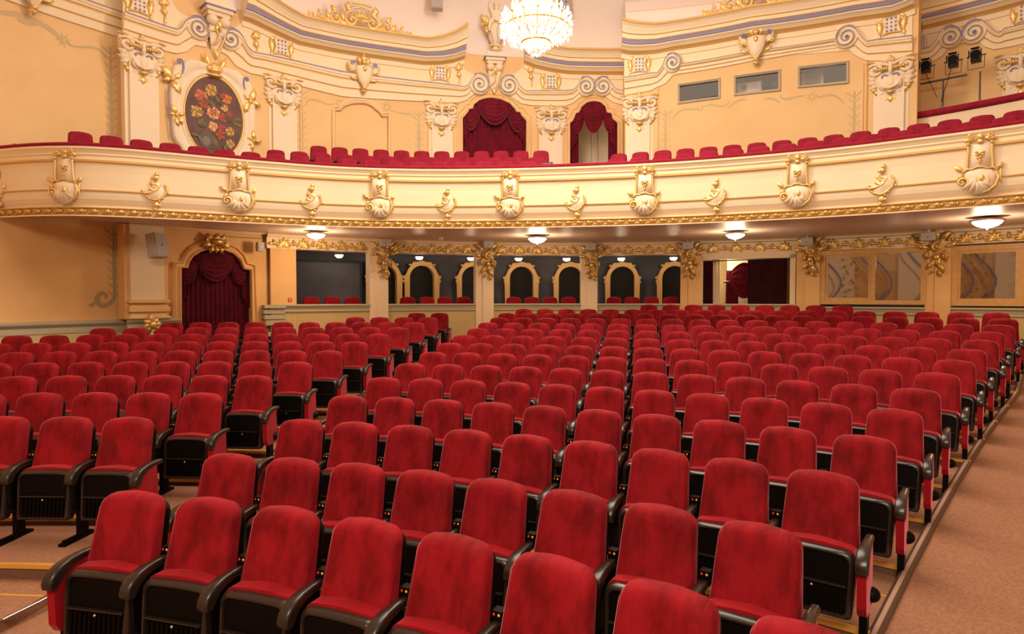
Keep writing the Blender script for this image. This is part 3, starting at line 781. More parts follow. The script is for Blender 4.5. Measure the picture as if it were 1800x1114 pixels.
mb = MB(); mb.tube([(-.02, -.02, -.02), (.3, -.02, .12), (.5, 0, .3)], .02, 6); mb.build('arm', BLACK, e)
pc = wp(1440, 140, 11.2); e = empty('equipment_cabinet', P(11.2, pc[0], pc[1]), -pc[0]); tag(e, 'pale equipment cabinet with a grey screen behind the rightmost projection-room window', 'cabinet')
mb = MB(); mb.box(-.55, .05, 0, .4, -.6, .20); mb.build('body', WHITE, e, smooth=False)
mb = MB(); mb.box(-.30, -.05, -.02, .0, -.08, .18); mb.build('screen', SPKR, e, smooth=False)

# --- corridor behind the upper doors
mb = MB().use(CREAM2)
sweep(mb, 13.4, dense([(tx(780), 0), (tx(1140), 0)]), [(1.5, H(2.3)), (0, H(2.3)), (0, H(5.3)), (1.5, H(5.3))])
struct(mb.build('wall_corridor', None, smooth=False))
e = onwall('panelled_door', 1046, 240, 13.30); tag(e, 'pale panelled door with arched panels seen through the right upper doorway', 'door')
mb = MB(); mb.box(-.62, .62, 0, .05, -1.4, .95); mb.build('leaf', CREAM2, e, smooth=False)
mb = MB()
for x in (-.3, .3): mb.tube([(x - .2, -.01, -.9), (x - .2, -.01, .3), (x - .14, -.01, .45), (x, -.01, .52), (x + .14, -.01, .45), (x + .2, -.01, .3), (x + .2, -.01, -.9), (x - .2, -.01, -.9)], .018, 5)
mb.tube([(-.5, -.01, .55), (-.3, -.01, .75), (0, -.01, .82), (.3, -.01, .75), (.5, -.01, .55)], .02, 5); mb.build('moulding', BEIGE, e)

# --- ceiling: cove and dome
mb = MB().use(CEIL)
prof = [(11.6, 6.55), (11.55, 7.2), (11.35, 7.8), (10.9, 8.5), (10.1, 9.2), (9.0, 9.7), (7.5, 10.0), (5, 10.2), (2.5, 10.3), (.01, 10.35)]
rows = [[P(r, T_L0 + (2.2 - T_L0) * i / 60, H(h)) for i in range(61)] for r, h in prof]
mb.grid(rows); struct(mb.build('ceiling', None))
# bay cove, a shallow step above the right-hand cornice
mb = MB().use(CEIL); sweep(mb, RB, dense([(tBay0, 0), (tBay1, 0)]), [(0, H(6.5)), (.02, H(7.15)), (-.25, H(7.55)), (-1.3, H(8.2))])
struct(mb.build('ceiling_bay', None, smooth=False))
# ------------------------------------------------------------------ balcony
ZR = H(2.63)
lipn = [(-60, 268), (0, 261.7), (50, 257.6), (100, 256.0), (150, 256.6), (225, 261.3), (300, 268), (450, 281.8), (600, 292.8), (750, 297), (900, 295.6), (1050, 291), (1200, 283.2), (1350, 271.2), (1500, 255.9), (1650, 237.2), (1800, 217.0), (1950, 193), (2150, 155)]
lp = [at_z(x, y, ZR) for x, y in lipn]
def catmull(p, n=10):
    out = []
    for i in range(len(p) - 1):
        a, b, c, d = p[max(i - 1, 0)], p[i], p[i + 1], p[min(i + 2, len(p) - 1)]
        for k in range(n):
            u = k / n; out.append(.5 * ((2 * b) + (-a + c) * u + (2 * a - 5 * b + 4 * c - d) * u * u + (-a + 3 * b - 3 * c + d) * u ** 3))
    return out + [p[-1]]
LIP = catmull(lp, 8)
LN = []
for i in range(len(LIP)):
    t = (LIP[min(i + 1, len(LIP) - 1)] - LIP[max(i - 1, 0)]).normalized(); LN.append(Vector((t.y, -t.x, 0)))   # towards the stage
def lipsweep(mb, prof):
    rows = [[(p.x + n.x * w, p.y + n.y * w, H(h)) for p, n in zip(LIP, LN)] for w, h, *_ in prof]
    for i in range(len(prof) - 1):
        if len(prof[i + 1]) > 2: mb.use(prof[i + 1][2])
        mb.grid([rows[i], rows[i + 1]])
def on_lip(px, w=0., h=2.0):
    s = (px - 900) / FPX
    for i in range(len(LIP) - 1):
        a, b = LIP[i] + LN[i] * w, LIP[i + 1] + LN[i + 1] * w
        # bearing: x = s*y' with y' corrected for pitch at this height
        f = lambda p: p.x - s * (p.y * CP - (H(h) - EYE) * SP)
        if f(a) <= 0 <= f(b):
            u = f(a) / (f(a) - f(b)); q = a + (b - a) * u; n = LN[i] + (LN[i + 1] - LN[i]) * u
            return Vector((q.x, q.y, H(h))), math.atan2(n.x, -n.y)
    return None
bal = MB()
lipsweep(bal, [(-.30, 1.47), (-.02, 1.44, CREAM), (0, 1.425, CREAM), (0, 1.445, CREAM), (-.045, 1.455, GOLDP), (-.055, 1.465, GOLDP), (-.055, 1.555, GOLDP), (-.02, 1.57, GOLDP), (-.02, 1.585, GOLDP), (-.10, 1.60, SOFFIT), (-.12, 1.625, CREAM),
    (-.075, 1.67, CREAM), (-.045, 1.73, CREAM), (-.035, 1.80, CREAM), (-.035, 1.86, CREAM), (-.01, 1.868, GOLDP), (-.01, 1.885, GOLDP), (-.04, 1.893, GOLDP), (-.045, 2.0, CREAM), (-.055, 2.2, CREAM), (-.05, 2.36, CREAM), (-.015, 2.37, GOLDP), (-.015, 2.405, GOLDP), (-.05, 2.415, GOLDP),
    (-.05, 2.47, CREAM), (-.03, 2.50, CREAM), (-.045, 2.52, CREAM), (-.02, 2.57, CREAM), (0, 2.595, CREAM), (0, 2.63, CREAM), (-.26, 2.63, CREAM), (-.26, 2.0, OCHRE)])
struct(bal.build('wall_balcony_front', None, sharp=35))
mb = MB(); lipsweep(mb, [(-.012, 2.63), (.0, 2.645), (.0, 2.675), (-.03, 2.70), (-.20, 2.70), (-.24, 2.675), (-.24, 2.63)])
tag(mb.build('balcony_pad', REDB), 'continuous crimson velvet pad along the top of the balcony front', 'armrest pad')
# leaf garland in the gilded band
mb = MB().use(GOLDD); acc = 0.; nxt = 0.; side = 1
for i in range(len(LIP) - 1):
    a, b = LIP[i], LIP[i + 1]; L = (b - a).length
    while nxt <= acc + L:
        u = (nxt - acc) / L; q = a + (b - a) * u; n = LN[i] + (LN[i + 1] - LN[i]) * u
        ang = math.atan2(n.x, -n.y)
        M = Matrix.Translation((q.x - n.x * .05, q.y - n.y * .05, H(1.51))) @ Matrix.Rotation(ang, 4, 'Z')
        k = MB(); k.leaf(-.07, -.015, rd(12), .13, .07, .5, .045, 2); k.leaf(-.02, .02, rd(-25), .10, .045, -.5, .04, 1); k.leaf(.0, -.02, rd(55), .07, .04, -.6, .045, 1); k.blob((.065, -.02, .0), (.028, .03, .03), 6, 4)
        k.tube([(-.1, -.008, -.03), (-.03, -.02, -.032), (.05, -.01, .0), (.1, -.008, .03)], .009, 5)
        base = len(mb.v); mb.v += [tuple(M @ Vector(v)) for v in k.v]; mb.f += [tuple(base + z for z in f) for f in k.f]; mb.m += [0] * len(k.f)
        nxt += .205
    acc += L
struct(mb.build('trim_9', None))
# soffit and gallery floor
def pol(p): return math.atan2(p.x - CWX, p.y - CWY), math.hypot(p.x - CWX, p.y - CWY)
mb = MB(); A = []; B = []; Cc = []
for p, n in zip(LIP, LN):
    q = p - n * .28; t, r = pol(q); A.append((q.x, q.y, H(1.47))); rr = max(r + .02, 11.9)
    Cc.append(P(r + (rr - r) * .5, t, H(1.50))); B.append(P(rr, t, H(1.53)))
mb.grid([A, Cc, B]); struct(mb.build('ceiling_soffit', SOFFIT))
R1 = [(141, 233), (195, 240), (248, 247), (298, 253), (348.5, 258.5), (395, 264), (440.5, 268.7), (485, 272), (527, 275), (570, 278), (612, 280.8), (653, 282.5), (694, 283.7), (733.6, 284.5), (772, 284.8), (812, 285), (850, 284.8), (889, 284.5), (928, 283.9)]
R1b = [(1083, 279.5), (1124, 277), (1164, 274), (1204, 271), (1246.5, 267), (1289, 262.7), (1337, 258.5), (1383, 253.8), (1431, 248.9), (1482.5, 243.5), (1533.5, 237.4), (1589, 230.7), (1646, 223.7), (1704, 215.5), (1767.5, 206.5)]
R2 = [(485, 264.5), (526, 267.5), (565, 270), (607, 272.8), (648, 275), (684, 276.2), (721, 277), (758, 277.6), (794, 278), (830, 278), (866, 277.8), (904, 277.5), (943, 277)]
R2b = [(1088, 271), (1126.5, 268), (1165.5, 265), (1205, 262.3), (1246, 259.2), (1287, 255.8), (1330, 252), (1376, 247.7), (1420.5, 243.3), (1465, 238.2), (1513, 232.2), (1563, 225.7), (1614.5, 218.9), (1668.5, 211.7), (1727, 204), (1786.5, 195.8)]
R3 = [(560, 257.5), (597, 260), (633, 262), (670, 264), (706, 265.5), (741.5, 266.5), (777, 267), (812, 267), (847, 266.5), (881, 266), (915, 265.7), (951, 265.8)]
def rowpts(nodes, h): return [at_z(x, y, H(h)) for x, y in nodes]
r1 = rowpts(R1, 3.01); r1b = rowpts(R1b, 3.01); r2 = rowpts(R2, 3.28); r2b = rowpts(R2b, 3.28); r3 = rowpts(R3, 3.58)
def smooth(p, k=4):
    for _ in range(k): p = [p[0]] + [(p[i - 1] + p[i] * 2 + p[i + 1]) / 4 for i in range(1, len(p) - 1)] + [p[-1]]
    return p
bs = None
def bal_rows(pts, h, name):
    global bs
    pts = smooth(pts, 2)
    for i, p in enumerate(pts):
        a, b = pts[max(i - 1, 0)], pts[min(i + 1, len(pts) - 1)]; rz = math.atan2(b.y - a.y, b.x - a.x)
        loc = (p.x, p.y, H(h) - .95 * .9)
        n = len(pts)
        pos = 'leftmost of' if i == 0 else ('right end of' if i == n - 1 else ORD[i] + ' from the left in')
        lab = 'crimson balcony chair, %s the %s' % (pos, name)
        if bs is None:
            bs = empty('balcony_chair', loc, rz); seat_parts(bs, 1, 1, False, REDB, REDB); bs.scale = (.88, .88, .9); tag(bs, lab, 'seat', 'seats on the balcony')
        else: dup(bs, loc, rz, lab, 'seat', 'seats on the balcony')
bal_rows(r1, 3.01, 'front row left of the gap')
bal_rows(r2, 3.28, 'second row left of the gap')
bal_rows(r3, 3.58, 'third row left of the gap')
bal_rows(r1b, 3.01, 'front row right of the gap')
bal_rows(r2b, 3.28, 'second row right of the gap')
# steel brackets at the end of the front balcony row
for x, y, wh in ((958, 287, 'left of the pair'), (968, 287, 'right of the pair')):
    q = at_z(x, y, H(2.86)); e = MB(); e.box(-.05, .05, -.05, .05, -.62, .0); o = e.build('steel_box', METAL, smooth=False); o.location = q; tag(o, 'small steel junction box at the end of the balcony\'s left seats, ' + wh, 'box')
# stepped gallery floor
pr1 = sorted(pol(p) for p in r1 + r1b); pr2 = sorted([pol(p) for p in r2 + r2b] + [(t, min(r + .8, 11.4)) for t, r in [pol(p) for p in r1[:6]]])
mb = MB(); F = [[], [], [], [], [], []]
for p, n in zip(LIP, LN):
    q = p - n * .25; t, r = pol(q); r = min(r, 11.5)
    a = max(r + .02, min(11.5, interp(pr1, t) + .30)); b = max(a + .02, min(11.55, interp(pr2, t) + .30))
    f1, f2, f3 = 3.01 - .855, 3.28 - .855, 3.58 - .855
    for L_, (rr, z) in zip(F, ((r, f1), (a, f1), (a, f2), (b, f2), (b, f3), (max(b + .02, 11.62), f3))): L_.append(P(rr, t, H(z) - .001))
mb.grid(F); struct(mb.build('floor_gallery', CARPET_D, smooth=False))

# ------------------------------------------------------------------ ornament kit
def bracket(root):
    c = MB()          # plaster shell
    out = [(-.20, -.02), (-.14, .03), (0, .05), (.14, .02), (.22, -.04), (.21, -.18), (.12, -.32), (.03, -.36), (-.06, -.36), (-.13, -.30), (-.16, -.18)]
    rows = []
    for k, d in ((1, 0), (.92, .03), (.75, .055), (.45, .07), (.0, .075)): rows.append([(x * k + .02 * (1 - k), -d, -.14 + (z + .14) * k) for x, z in out])
    c.grid(rows, closeu=True)
    for i in range(5): c.leaf(-.02 + .0 * i, -.10, rd(-90 + (i - 2) * 20), .26, .07, (i - 2) * .15, .09, 1, -.02)
    c.box(-.15, .15, -.02, 0, .0, .42)
    c.build('plaster_shell', CREAM2, root)
    g = MB()
    for sg in (-1, 1):
        g.tube([(sg * .165, -.02, .03), (sg * .16, -.03, .15), (sg * .15, -.03, .30), (sg * .15, -.035, .40)], [.022, .018, .02, .022], 6)
        g.blob((sg * .15, -.04, .43), (.03, .03, .025), 6, 4); g.blob((sg * .15, -.03, .37), (.026, .026, .018), 6, 4)
        g.leaf(sg * .05, .50, rd(90 - sg * 75), .17, .08, -sg * .7, .05, 2); g.leaf(sg * .10, .46, rd(90 - sg * 40), .12, .06, sg * .8, .05, 2)
        g.scroll(sg * .12, .54, .045, rd(90), 1., -sg, .014, -.04, 10)
    g.leaf(0, .46, rd(90), .15, .09, 0, .06, 2); g.leaf(0, .52, rd(-90), .12, .09, 0, .06, 2)
    for i, (x, z) in enumerate(((0, .27), (.035, .25), (-.035, .25), (.01, .215), (-.02, .20), (.04, .29), (-.045, .295), (0, .17), (.0, .14))): g.blob((x, -.035, z), (.024, .025, .022), 6, 4)
    for a, l in ((20, .10), (160, .10), (-40, .09), (-140, .09), (60, .08), (-90, .14)): g.leaf(0, .25, rd(a), l, .045, .4, .035, 1)
    # wavy rim, scrolls and side leaves
    g.tube([(-.22, -.03, .0), (-.16, -.04, .045), (-.10, -.04, .03), (-.04, -.045, .065), (.04, -.045, .065), (.10, -.04, .03), (.17, -.04, .04), (.22, -.03, -.01)], [.012, .016, .012, .018, .018, .012, .016, .012], 6)
    g.scroll(-.22, -.16, .075, rd(10), 1.15, 1, .022, -.04, 16); g.tube([(-.15, -.04, -.14), (-.14, -.05, -.22), (-.17, -.04, -.33)], [.02, .018, .008], 6)
    g.tube([(.20, -.04, -.02), (.24, -.05, -.12), (.21, -.05, -.24), (.12, -.04, -.32), (.05, -.04, -.34)], [.012, .022, .024, .018, .01], 6)
    g.tube([(.27, -.03, .0), (.26, -.04, -.10), (.27, -.03, -.20)], [.012, .018, .01], 6)
    g.leaf(-.18, .02, rd(165), .19, .07, -.5, .05, 2); g.leaf(.2, .01, rd(25), .14, .06, .7, .05, 2); g.leaf(.22, .0, rd(75), .12, .05, -.7, .05, 2); g.leaf(-.2, -.03, rd(200), .12, .05, .8, .04, 2)
    g.blob((.03, -.085, -.12), (.035, .02, .055), 8, 5)
    for x in (-.05, .10): g.tube([(x, -.06, -.06), (x + .02, -.08, -.16), (x - .01, -.06, -.30)], [.006, .012, .006], 5)
    g.build('gilding', GOLD, root)
def small_cart(root):
    c = MB()
    c.grid([[(x * k, -d, z * k - .02) for x, z in ((-.14, -.03), (-.02, .14), (.05, .16), (.15, .05), (.14, -.08), (.02, -.17))] for k, d in ((1, 0), (.8, .03), (0, .045))], closeu=True)
    c.build('plaster_boss', CREAM2, root)
    g = MB()
    g.scroll(-.01, .07, .075, rd(200), 1.2, 1, .018, -.03, 16)
    g.tube([(-.19, -.02, -.02), (-.15, -.03, -.05), (-.08, -.035, -.04), (.02, -.04, .0), (.08, -.03, .10)], [.012, .018, .014, .014, .008], 6)
    g.tube([(-.16, -.02, -.07), (-.09, -.03, -.12), (.0, -.035, -.15), (.07, -.03, -.12), (.15, -.03, -.04), (.17, -.03, .05), (.13, -.03, .13)], [.01, .014, .014, .02, .018, .02, .01], 6)
    for x, z in ((.17, .03), (.19, -.03), (.155, .09), (.10, -.11), (.05, -.16)): g.blob((x, -.03, z), (.022, .02, .02), 6, 4)
    g.leaf(.0, .15, rd(70), .13, .08, .5, .05, 2); g.leaf(.02, .22, rd(95), .10, .06, -.6, .05, 1); g.leaf(.01, .20, rd(150), .07, .04, .5, .04, 1); g.leaf(0, .10, rd(170), .09, .06, -.9, .05, 1)
    g.leaf(-.14, -.02, rd(150), .07, .05, .8, .04, 1); g.leaf(.03, -.15, rd(-115), .14, .08, .5, .05, 2); g.leaf(.04, -.18, rd(-60), .09, .05, -.7, .04, 1); g.leaf(-.0, -.25, rd(-110), .07, .04, .6, .04, 1)
    g.build('gilding', GOLD, root)
def place_copies(name, builder, spots, cat, group):
    """spots: (location, rotation, label[, scale])"""
    first = None
    for loc, rz, label, *sc in spots:
        if first is None:
            first = empty(name, loc, rz); builder(first); tag(first, label, cat, group); r = first
        else: r = dup(first, loc, rz, label, cat, group)
        r.scale = (sc[0],) * 3 if sc else (1, 1, 1)
sp = []
names = ['at the far left bend', 'second from the left', 'above the left end box', 'in the middle of the view', 'right of the middle', 'second from the right edge', 'nearest the right edge']
for px, nm in zip((115, 421, 668, 897, 1133, 1401, 1722), names):
    q, rz = on_lip(px, -.03, 1.99); sp.append((q, rz, 'gilded and cream shell bracket on the balcony front, ' + nm))
place_copies('balcony_bracket', bracket, sp, 'ornament', 'shell brackets on the balcony front')
sp = []
names = ['cut by the left edge of the view', 'between the first and second brackets', 'between the second and third brackets', 'between the third and fourth brackets', 'between the fourth and fifth brackets', 'between the fifth and sixth brackets', 'between the sixth and seventh brackets']
for px, nm in zip((-3, 273, 547, 785, 1012, 1257, 1549), names):
    q, rz = on_lip(px, -.045, 1.92); sp.append((q, rz, 'small gilded scroll cartouche on the balcony front, ' + nm, 1.12))
place_copies('scroll_cartouche', small_cart, sp, 'ornament', 'small cartouches on the balcony front')
# ------------------------------------------------------------------ upper wall: entablature, capitals, ornaments
def band(mb, top, bot, R, tubes=True):
    """wavy architrave between two paths of pixel bearings"""
    tq = [wp(x, y, R) for x, y in top]; bq = [wp(x, y, R) for x, y in bot]
    t0, t1 = tq[0][0], tq[-1][0]; n = max(2, int((t1 - t0) * R / .05)); ts = [t0 + (t1 - t0) * i / n for i in range(n + 1)]
    def row(f, w): return [P(R - w, t, interp(tq, t) * (1 - f) + interp(bq, t) * f) for t in ts]
    prof = [(0, 0, CREAM), (0, .17, CREAM), (.012, .175, BLUE), (.045, .172, BLUE), (.05, .15, CREAM), (.14, .15, CREAM), (.15, .13, CREAM), (.24, .12, CREAM), (.26, .10, GOLDP), (.30, .095, GOLDP), (.31, .085, CREAM), (.62, .08, CREAM), (.64, .06, GOLDP), (.67, .055, GOLDP), (.68, .05, CREAM), (.985, .045, CREAM), (1, .03, BEIGE), (1, 0, CREAM)]
    rows = [row(f, w) for f, w, _ in prof]
    for i in range(len(rows) - 1): mb.use(prof[i + 1][2]); mb.grid([rows[i], rows[i + 1]])
    mb.use(CREAM); mb.cap([r[0] for r in rows], True); mb.cap([r[-1] for r in rows])
def volute(mb, px, py, R, side, r=.27, sx=1.):
    """side=+1: the band arrives from the left and curls clockwise; -1 mirrored"""
    t0, z0 = wp(px, py, R); rows = []
    mb.use(CREAM)
    n = 20; mb.grid([[P(R - w, t0 + (rr * cos(2 * pi * i / n)) / R, z0 + rr * sin(2 * pi * i / n)) for i in range(n + 1)] for rr, w in ((r * 1.0, 0), (r * 1.0, .10), (r * .94, .12), (.001, .12))])
    for rad, off, m, w in ((.038, .0, CREAM, .125), (.014, .0, BLUE, .165)):
        mb.use(m); pts = []; rr = []
        for i in range(41):
            u = i / 40; a = pi / 2 + (.55 if side > 0 else -.55) * 1.0 - side * 2 * pi * 2.0 * u; q = r * (1 - off) * (1 - .86 * u)
            pts.append(P(R - w, t0 + q * cos(a) / R, z0 + q * sin(a))); rr.append(rad * (1 - .5 * u))
        mb.tube(pts, rr, 6)
    mb.use(BLUE); mb.blob(P(R - .15, t0, z0), (.035, .035, .035), 6, 4)
mb = MB()
topL = [(-60, -70), (140, 0), (209, 24), (228, 28)]
botL = [(-60, -25), (8, 0), (205, 65), (232, 73)]
topA = [(214, 23), (283, 47), (307, 54.5), (315, 50), (322, 38), (332, 33), (346, 33), (358, 45), (362, 66)]
botA = [(214, 68), (287, 90), (310, 95), (327, 92), (342, 80), (362, 84)]
topB = [(384, 74), (390, 66), (396, 57), (404, 53.5), (415, 57), (424, 68), (431, 84), (441, 94), (464, 98), (520, 110), (600, 128), (700, 141), (748, 146.5), (800, 152.3), (815, 155), (823, 151), (829, 140), (836, 132), (844, 131), (853, 135), (857, 150), (858, 158)]
botB = [(384, 90), (399, 98), (414, 117), (440, 130), (462, 134), (600, 170), (720, 178), (807, 181), (820, 177), (836, 163), (858, 162)]
topC = [(878, 158), (879, 150), (884, 138), (893.6, 134.5), (905, 140), (914, 155), (922, 162), (944, 162), (994, 161.6), (1007, 160.5), (1014, 154), (1020, 143), (1027, 138), (1036, 138), (1043, 145), (1048, 158), (1051, 145), (1056, 138), (1064, 138), (1073, 147), (1082, 159), (1090, 161), (1106, 161)]
botC = [(878, 162), (885, 163), (905, 176), (916, 183), (934, 186), (994, 187), (1007, 182), (1027, 167), (1058, 166), (1076, 180), (1094, 185), (1106, 186)]
topE = [(1097.5, 139), (1145, 131), (1155, 131), (1163, 120), (1170, 104), (1177, 97.5), (1184, 96.5), (1190, 102), (1193, 116), (1320, 93.5), (1474, 71), (1477, 58), (1484, 50), (1493, 49), (1501, 50), (1508, 56), (1516, 68), (1526, 77), (1533, 74), (1605, 65)]
botE = [(1097.5, 168), (1145, 160), (1153, 155), (1170, 148), (1184, 132), (1237, 124), (1320, 108.5), (1400, 95), (1474, 84.5), (1490, 85), (1500, 96), (1518, 106), (1530, 108), (1605, 106)]
topG = [(1607, 91), (1632, 88), (1640, 84), (1648, 74), (1656, 57), (1665, 49), (1675, 46.5), (1685, 50), (1691, 60), (1694, 62), (1697, 50), (1706, 40), (1717, 36), (1730, 38), (1740, 47), (1750, 57), (1758, 60), (1767, 57), (1768, 53), (1850, 33)]
botG = [(1607, 116), (1637, 112), (1658, 98), (1671, 80), (1719, 72), (1731, 83), (1747, 88), (1777, 83), (1850, 66)]
for t_, b_, R in ((topL, botL, RWL), (topA, botA, RW), (topB, botB, RW), (topC, botC, RW), (topE, botE, RB), (topG, botG, RW)): band(mb, t_, b_, R)
struct(mb.build('trim_10', None, sharp=30))
mb = MB()
for px, py, R, sd, r in ((346, 52, RW, 1, .25), (402, 71, RW, -1, .25), (842, 150, RW, 1, .28), (893.5, 152, RW, -1, .27), (1030, 154, RW, 1, .26), (1059, 154, RW, -1, .26), (1182, 113, RB, 1, .23), (1489, 68, RB, -1, .24), (1673.5, 68, RW, 1, .225), (1714, 59, RW, -1, .235)): volute(mb, px, py, R, sd, r)
struct(mb.build('trim_11', None, sharp=40))
# cream frieze between architrave and cornice
def plain(mb, top, bot, R, w, m):
    tq = [wp(x, y, R) for x, y in top]; bq = [wp(x, y, R) for x, y in bot]; t0, t1 = tq[0][0], tq[-1][0]; n = max(2, int((t1 - t0) * R / .06)); mb.use(m)
    ts = [t0 + (t1 - t0) * i / n for i in range(n + 1)]
    A = [P(R - w, t, interp(tq, t)) for t in ts]; B = [P(R - w, t, interp(bq, t)) for t in ts]; A0 = [P(R, t, interp(tq, t)) for t in ts]
    mb.grid([A0, A, B])
mb = MB()
plain(mb, [(-60, -160), (230, -60)], [(-60, -60), (140, 10), (230, 40)], RWL, .02, CREAM)
plain(mb, [(214, -60), (296, -40), (303, 5), (312, 20), (325, 28), (346, 32), (362, 40)], [(214, 35), (283, 55), (362, 70)], RW, .02, CREAM)
plain(mb, [(384, 55), (404, 51), (420, 45), (432, 34), (438, 20), (470, 28), (600, 82), (700, 97), (806, 104), (810, 114), (818, 124), (830, 130), (845, 131), (858, 140)], [(384, 80), (424, 80), (464, 105), (600, 135), (748, 152), (815, 160), (858, 160)], RW, .02, CREAM)
plain(mb, [(878, 142), (890, 134), (905, 130), (918, 120), (926, 108), (975, 118), (1000, 123), (1106, 123)], [(878, 160), (912, 162), (1000, 166), (1106, 166)], RW, .02, CREAM)
plain(mb, [(1097.2, 80), (1150, 82), (1320, 52), (1530, 20), (1605, 2)], [(1097.2, 150), (1150, 140), (1320, 100), (1530, 85), (1605, 75)], RB, .02, CREAM)
plain(mb, [(1607, 42), (1850, -10)], [(1607, 98), (1640, 96), (1670, 72), (1720, 66), (1760, 66), (1850, 45)], RW, .02, CREAM)
struct(mb.build('trim_12', None, smooth=False))
CORN = [(0, -.30), (.05, -.28, CREAM), (.05, -.17, CREAM), (.09, -.165, CREAM), (.13, -.12, GOLDP), (.16, -.11, GOLDP), (.22, -.06, CREAM), (.27, -.035, CREAM), (.27, 0, CREAM), (.31, .0, BLUE), (.31, .05, BLUE), (.40, .065, CREAM), (.41, .14, CREAM), (.43, .15, GOLDP), (.43, .16, GOLDP), (.45, .20, CREAM), (.50, .27, CREAM), (.56, .31, CREAM), (.585, .315, GOLDP), (.585, .36, GOLDP), (0, .37, CREAM)]
def cornice(nodes, R, flare=None):
    q = dens(nodes, R - .31, .12); n = len(q); s0, s1 = (flare or (0, 0)); rows = []
    for (w, h, *_) in CORN:
        row = []
        for i, (t, z) in enumerate(q):
            k = 1 + s0 * max(0, 1 - i / (n * .22)) ** 2 + s1 * max(0, 1 - (n - 1 - i) / (n * .22)) ** 2
            row.append(P(R - w * (1 + (k - 1) * .3), t, z + (h * k if h > 0 else h)))
        rows.append(row)
    for i in range(len(CORN) - 1): cm.use(CORN[i + 1][2]); cm.grid([rows[i], rows[i + 1]])
    cm.use(CREAM); cm.cap([r[0] for r in rows], True); cm.cap([r[-1] for r in rows])
cm = MB()
cornice([(432, 16), (445, 20), (462, 28), (530, 60), (600, 75), (700, 90), (750, 97), (778, 96.5), (800, 93), (819, 87)], RW, (.5, .6))
cornice([(923, 95), (942, 103), (975, 110), (1000, 113.5), (1104, 114.5)], RW, (.5, 0))
cornice([(1093, 75), (1105, 77.3), (1120, 77.8), (1150, 76), (1187, 69), (1320, 44.7), (1500, 16.7), (1530, 12.5), (1567, 6.7), (1585, 0), (1604, -8)], RB, (.35, 0))
cornice([(1619, 32.5), (1750, 0), (1860, -32)], RW)
struct(cm.build('trim_13', None, sharp=30))

# --- pilasters and capitals
def capital(root):
    c = MB()
    for sg in (-1, 1):
        c.scroll(sg * .30, .70, .135, rd(90), 1.5, sg, .045, -.10, 22, .15)
        c.tube([(0, -.10, .76), (sg * .12, -.12, .80), (sg * .24, -.12, .835), (sg * .34, -.10, .83), (sg * .44, -.06, .80)], [.03, .035, .035, .03, .02], 6)
        for a, z, l in ((200, .50, .22), (215, .43, .22), (235, .37, .20)):
            an = rd(a) if sg < 0 else rd(180 - a); c.leaf(sg * .24, z + .06, an, l, .10, sg * .9, .10, 2, -.02)
        c.leaf(sg * .12, .32, rd(-90 + sg * 28), .22, .10, -sg * .5, .08, 2, -.03)
    c.box(-.40, .40, -.05, 0.12, .60, .88)
    rows = []
    out = [(-.30, .60), (0, .66), (.30, .60), (.31, .44), (.22, .28), (.10, .16), (0, .12), (-.10, .16), (-.22, .28), (-.31, .44)]
    for k, d in ((1, 0), (.93, .06), (.75, .11), (.45, .14), (0, .15)): rows.append([(x * k, -d, .40 + (z - .40) * k) for x, z in out])
    c.grid(rows, closeu=True)
    for sg in (-1, 1): c.blob((sg * .13, -.12, .35), (.10, .04, .11), 8, 5)
    c.blob((0, -.13, .40), (.10, .05, .12), 8, 5); c.blob((0, -.13, .68), (.045, .05, .14), 8, 5)
    c.tube([(-.2, -.12, .44), (-.14, -.16, .31), (0, -.18, .26), (.14, -.16, .31), (.2, -.12, .44)], [.02, .03, .035, .03, .02], 6)
    c.leaf(0, .70, rd(90), .26, .12, .0, .10, 2, -.05)
    c.build('plaster_mask', CREAM2, root)
    g = MB()
    g.tube([(-.47, -.06, .895), (-.36, -.10, .90), (-.24, -.13, .865), (-.10, -.14, .85), (0, -.15, .855)], [.014, .018, .016, .014, .012], 6)
    g.tube([(.47, -.06, .895), (.36, -.10, .90), (.24, -.13, .865), (.10, -.14, .85), (0, -.15, .855)], [.014, .018, .016, .014, .012], 6)
    for sg in (-1, 1):
        for i in range(5): g.blob((sg * (.07 + i * .045), -.15, .695), (.028, .035, .044), 6, 4)
        g.blob((sg * .30, -.15, .70), (.035, .04, .035), 6, 4)
        for i in range(4): g.leaf(sg * (.31 - i * .05), .36 - i * .065, rd(-90 + sg * 25), .13, .075, -sg * .6, .06, 1, -.03)
        g.leaf(sg * .20, .16, rd(-90 + sg * 20), .12, .06, 0, .05, 1, -.03)
        g.tube([(sg * .02, -.17, .27), (sg * .08, -.17, .26), (sg * .14, -.15, .31)], .012, 5)
    g.leaf(0, .17, rd(-90), .22, .13, 0, .07, 2, -.05); g.blob((0, -.14, .19), (.09, .05, .04), 8, 5)
    g.leaf(-.05, .13, rd(-120), .14, .07, .5, .05, 1, -.05); g.leaf(.05, .13, rd(-60), .14, .07, -.5, .05, 1, -.05)
    g.tube([(-.40, -.03, .60), (-.38, -.05, .75), (-.42, -.05, .86)], .018, 5); g.tube([(.40, -.03, .60), (.38, -.05, .75), (.42, -.05, .86)], .018, 5)
    g.leaf(0, .86, rd(90), .13, .06, .3, .06, 1, -.08); g.leaf(0, .86, rd(130), .09, .05, .6, .05, 1, -.08); g.leaf(0, .86, rd(50), .09, .05, -.6, .05, 1, -.08)
    g.build('gilding', GOLD, root)
    b = MB()
    for sg in (-1, 1): b.tube([(sg * .04, -.16, .53), (sg * .08, -.16, .56), (sg * .14, -.15, .555), (sg * .17, -.14, .52), (sg * .14, -.15, .50)], .014, 5)
    b.build('blue_curl', BLUE, root)
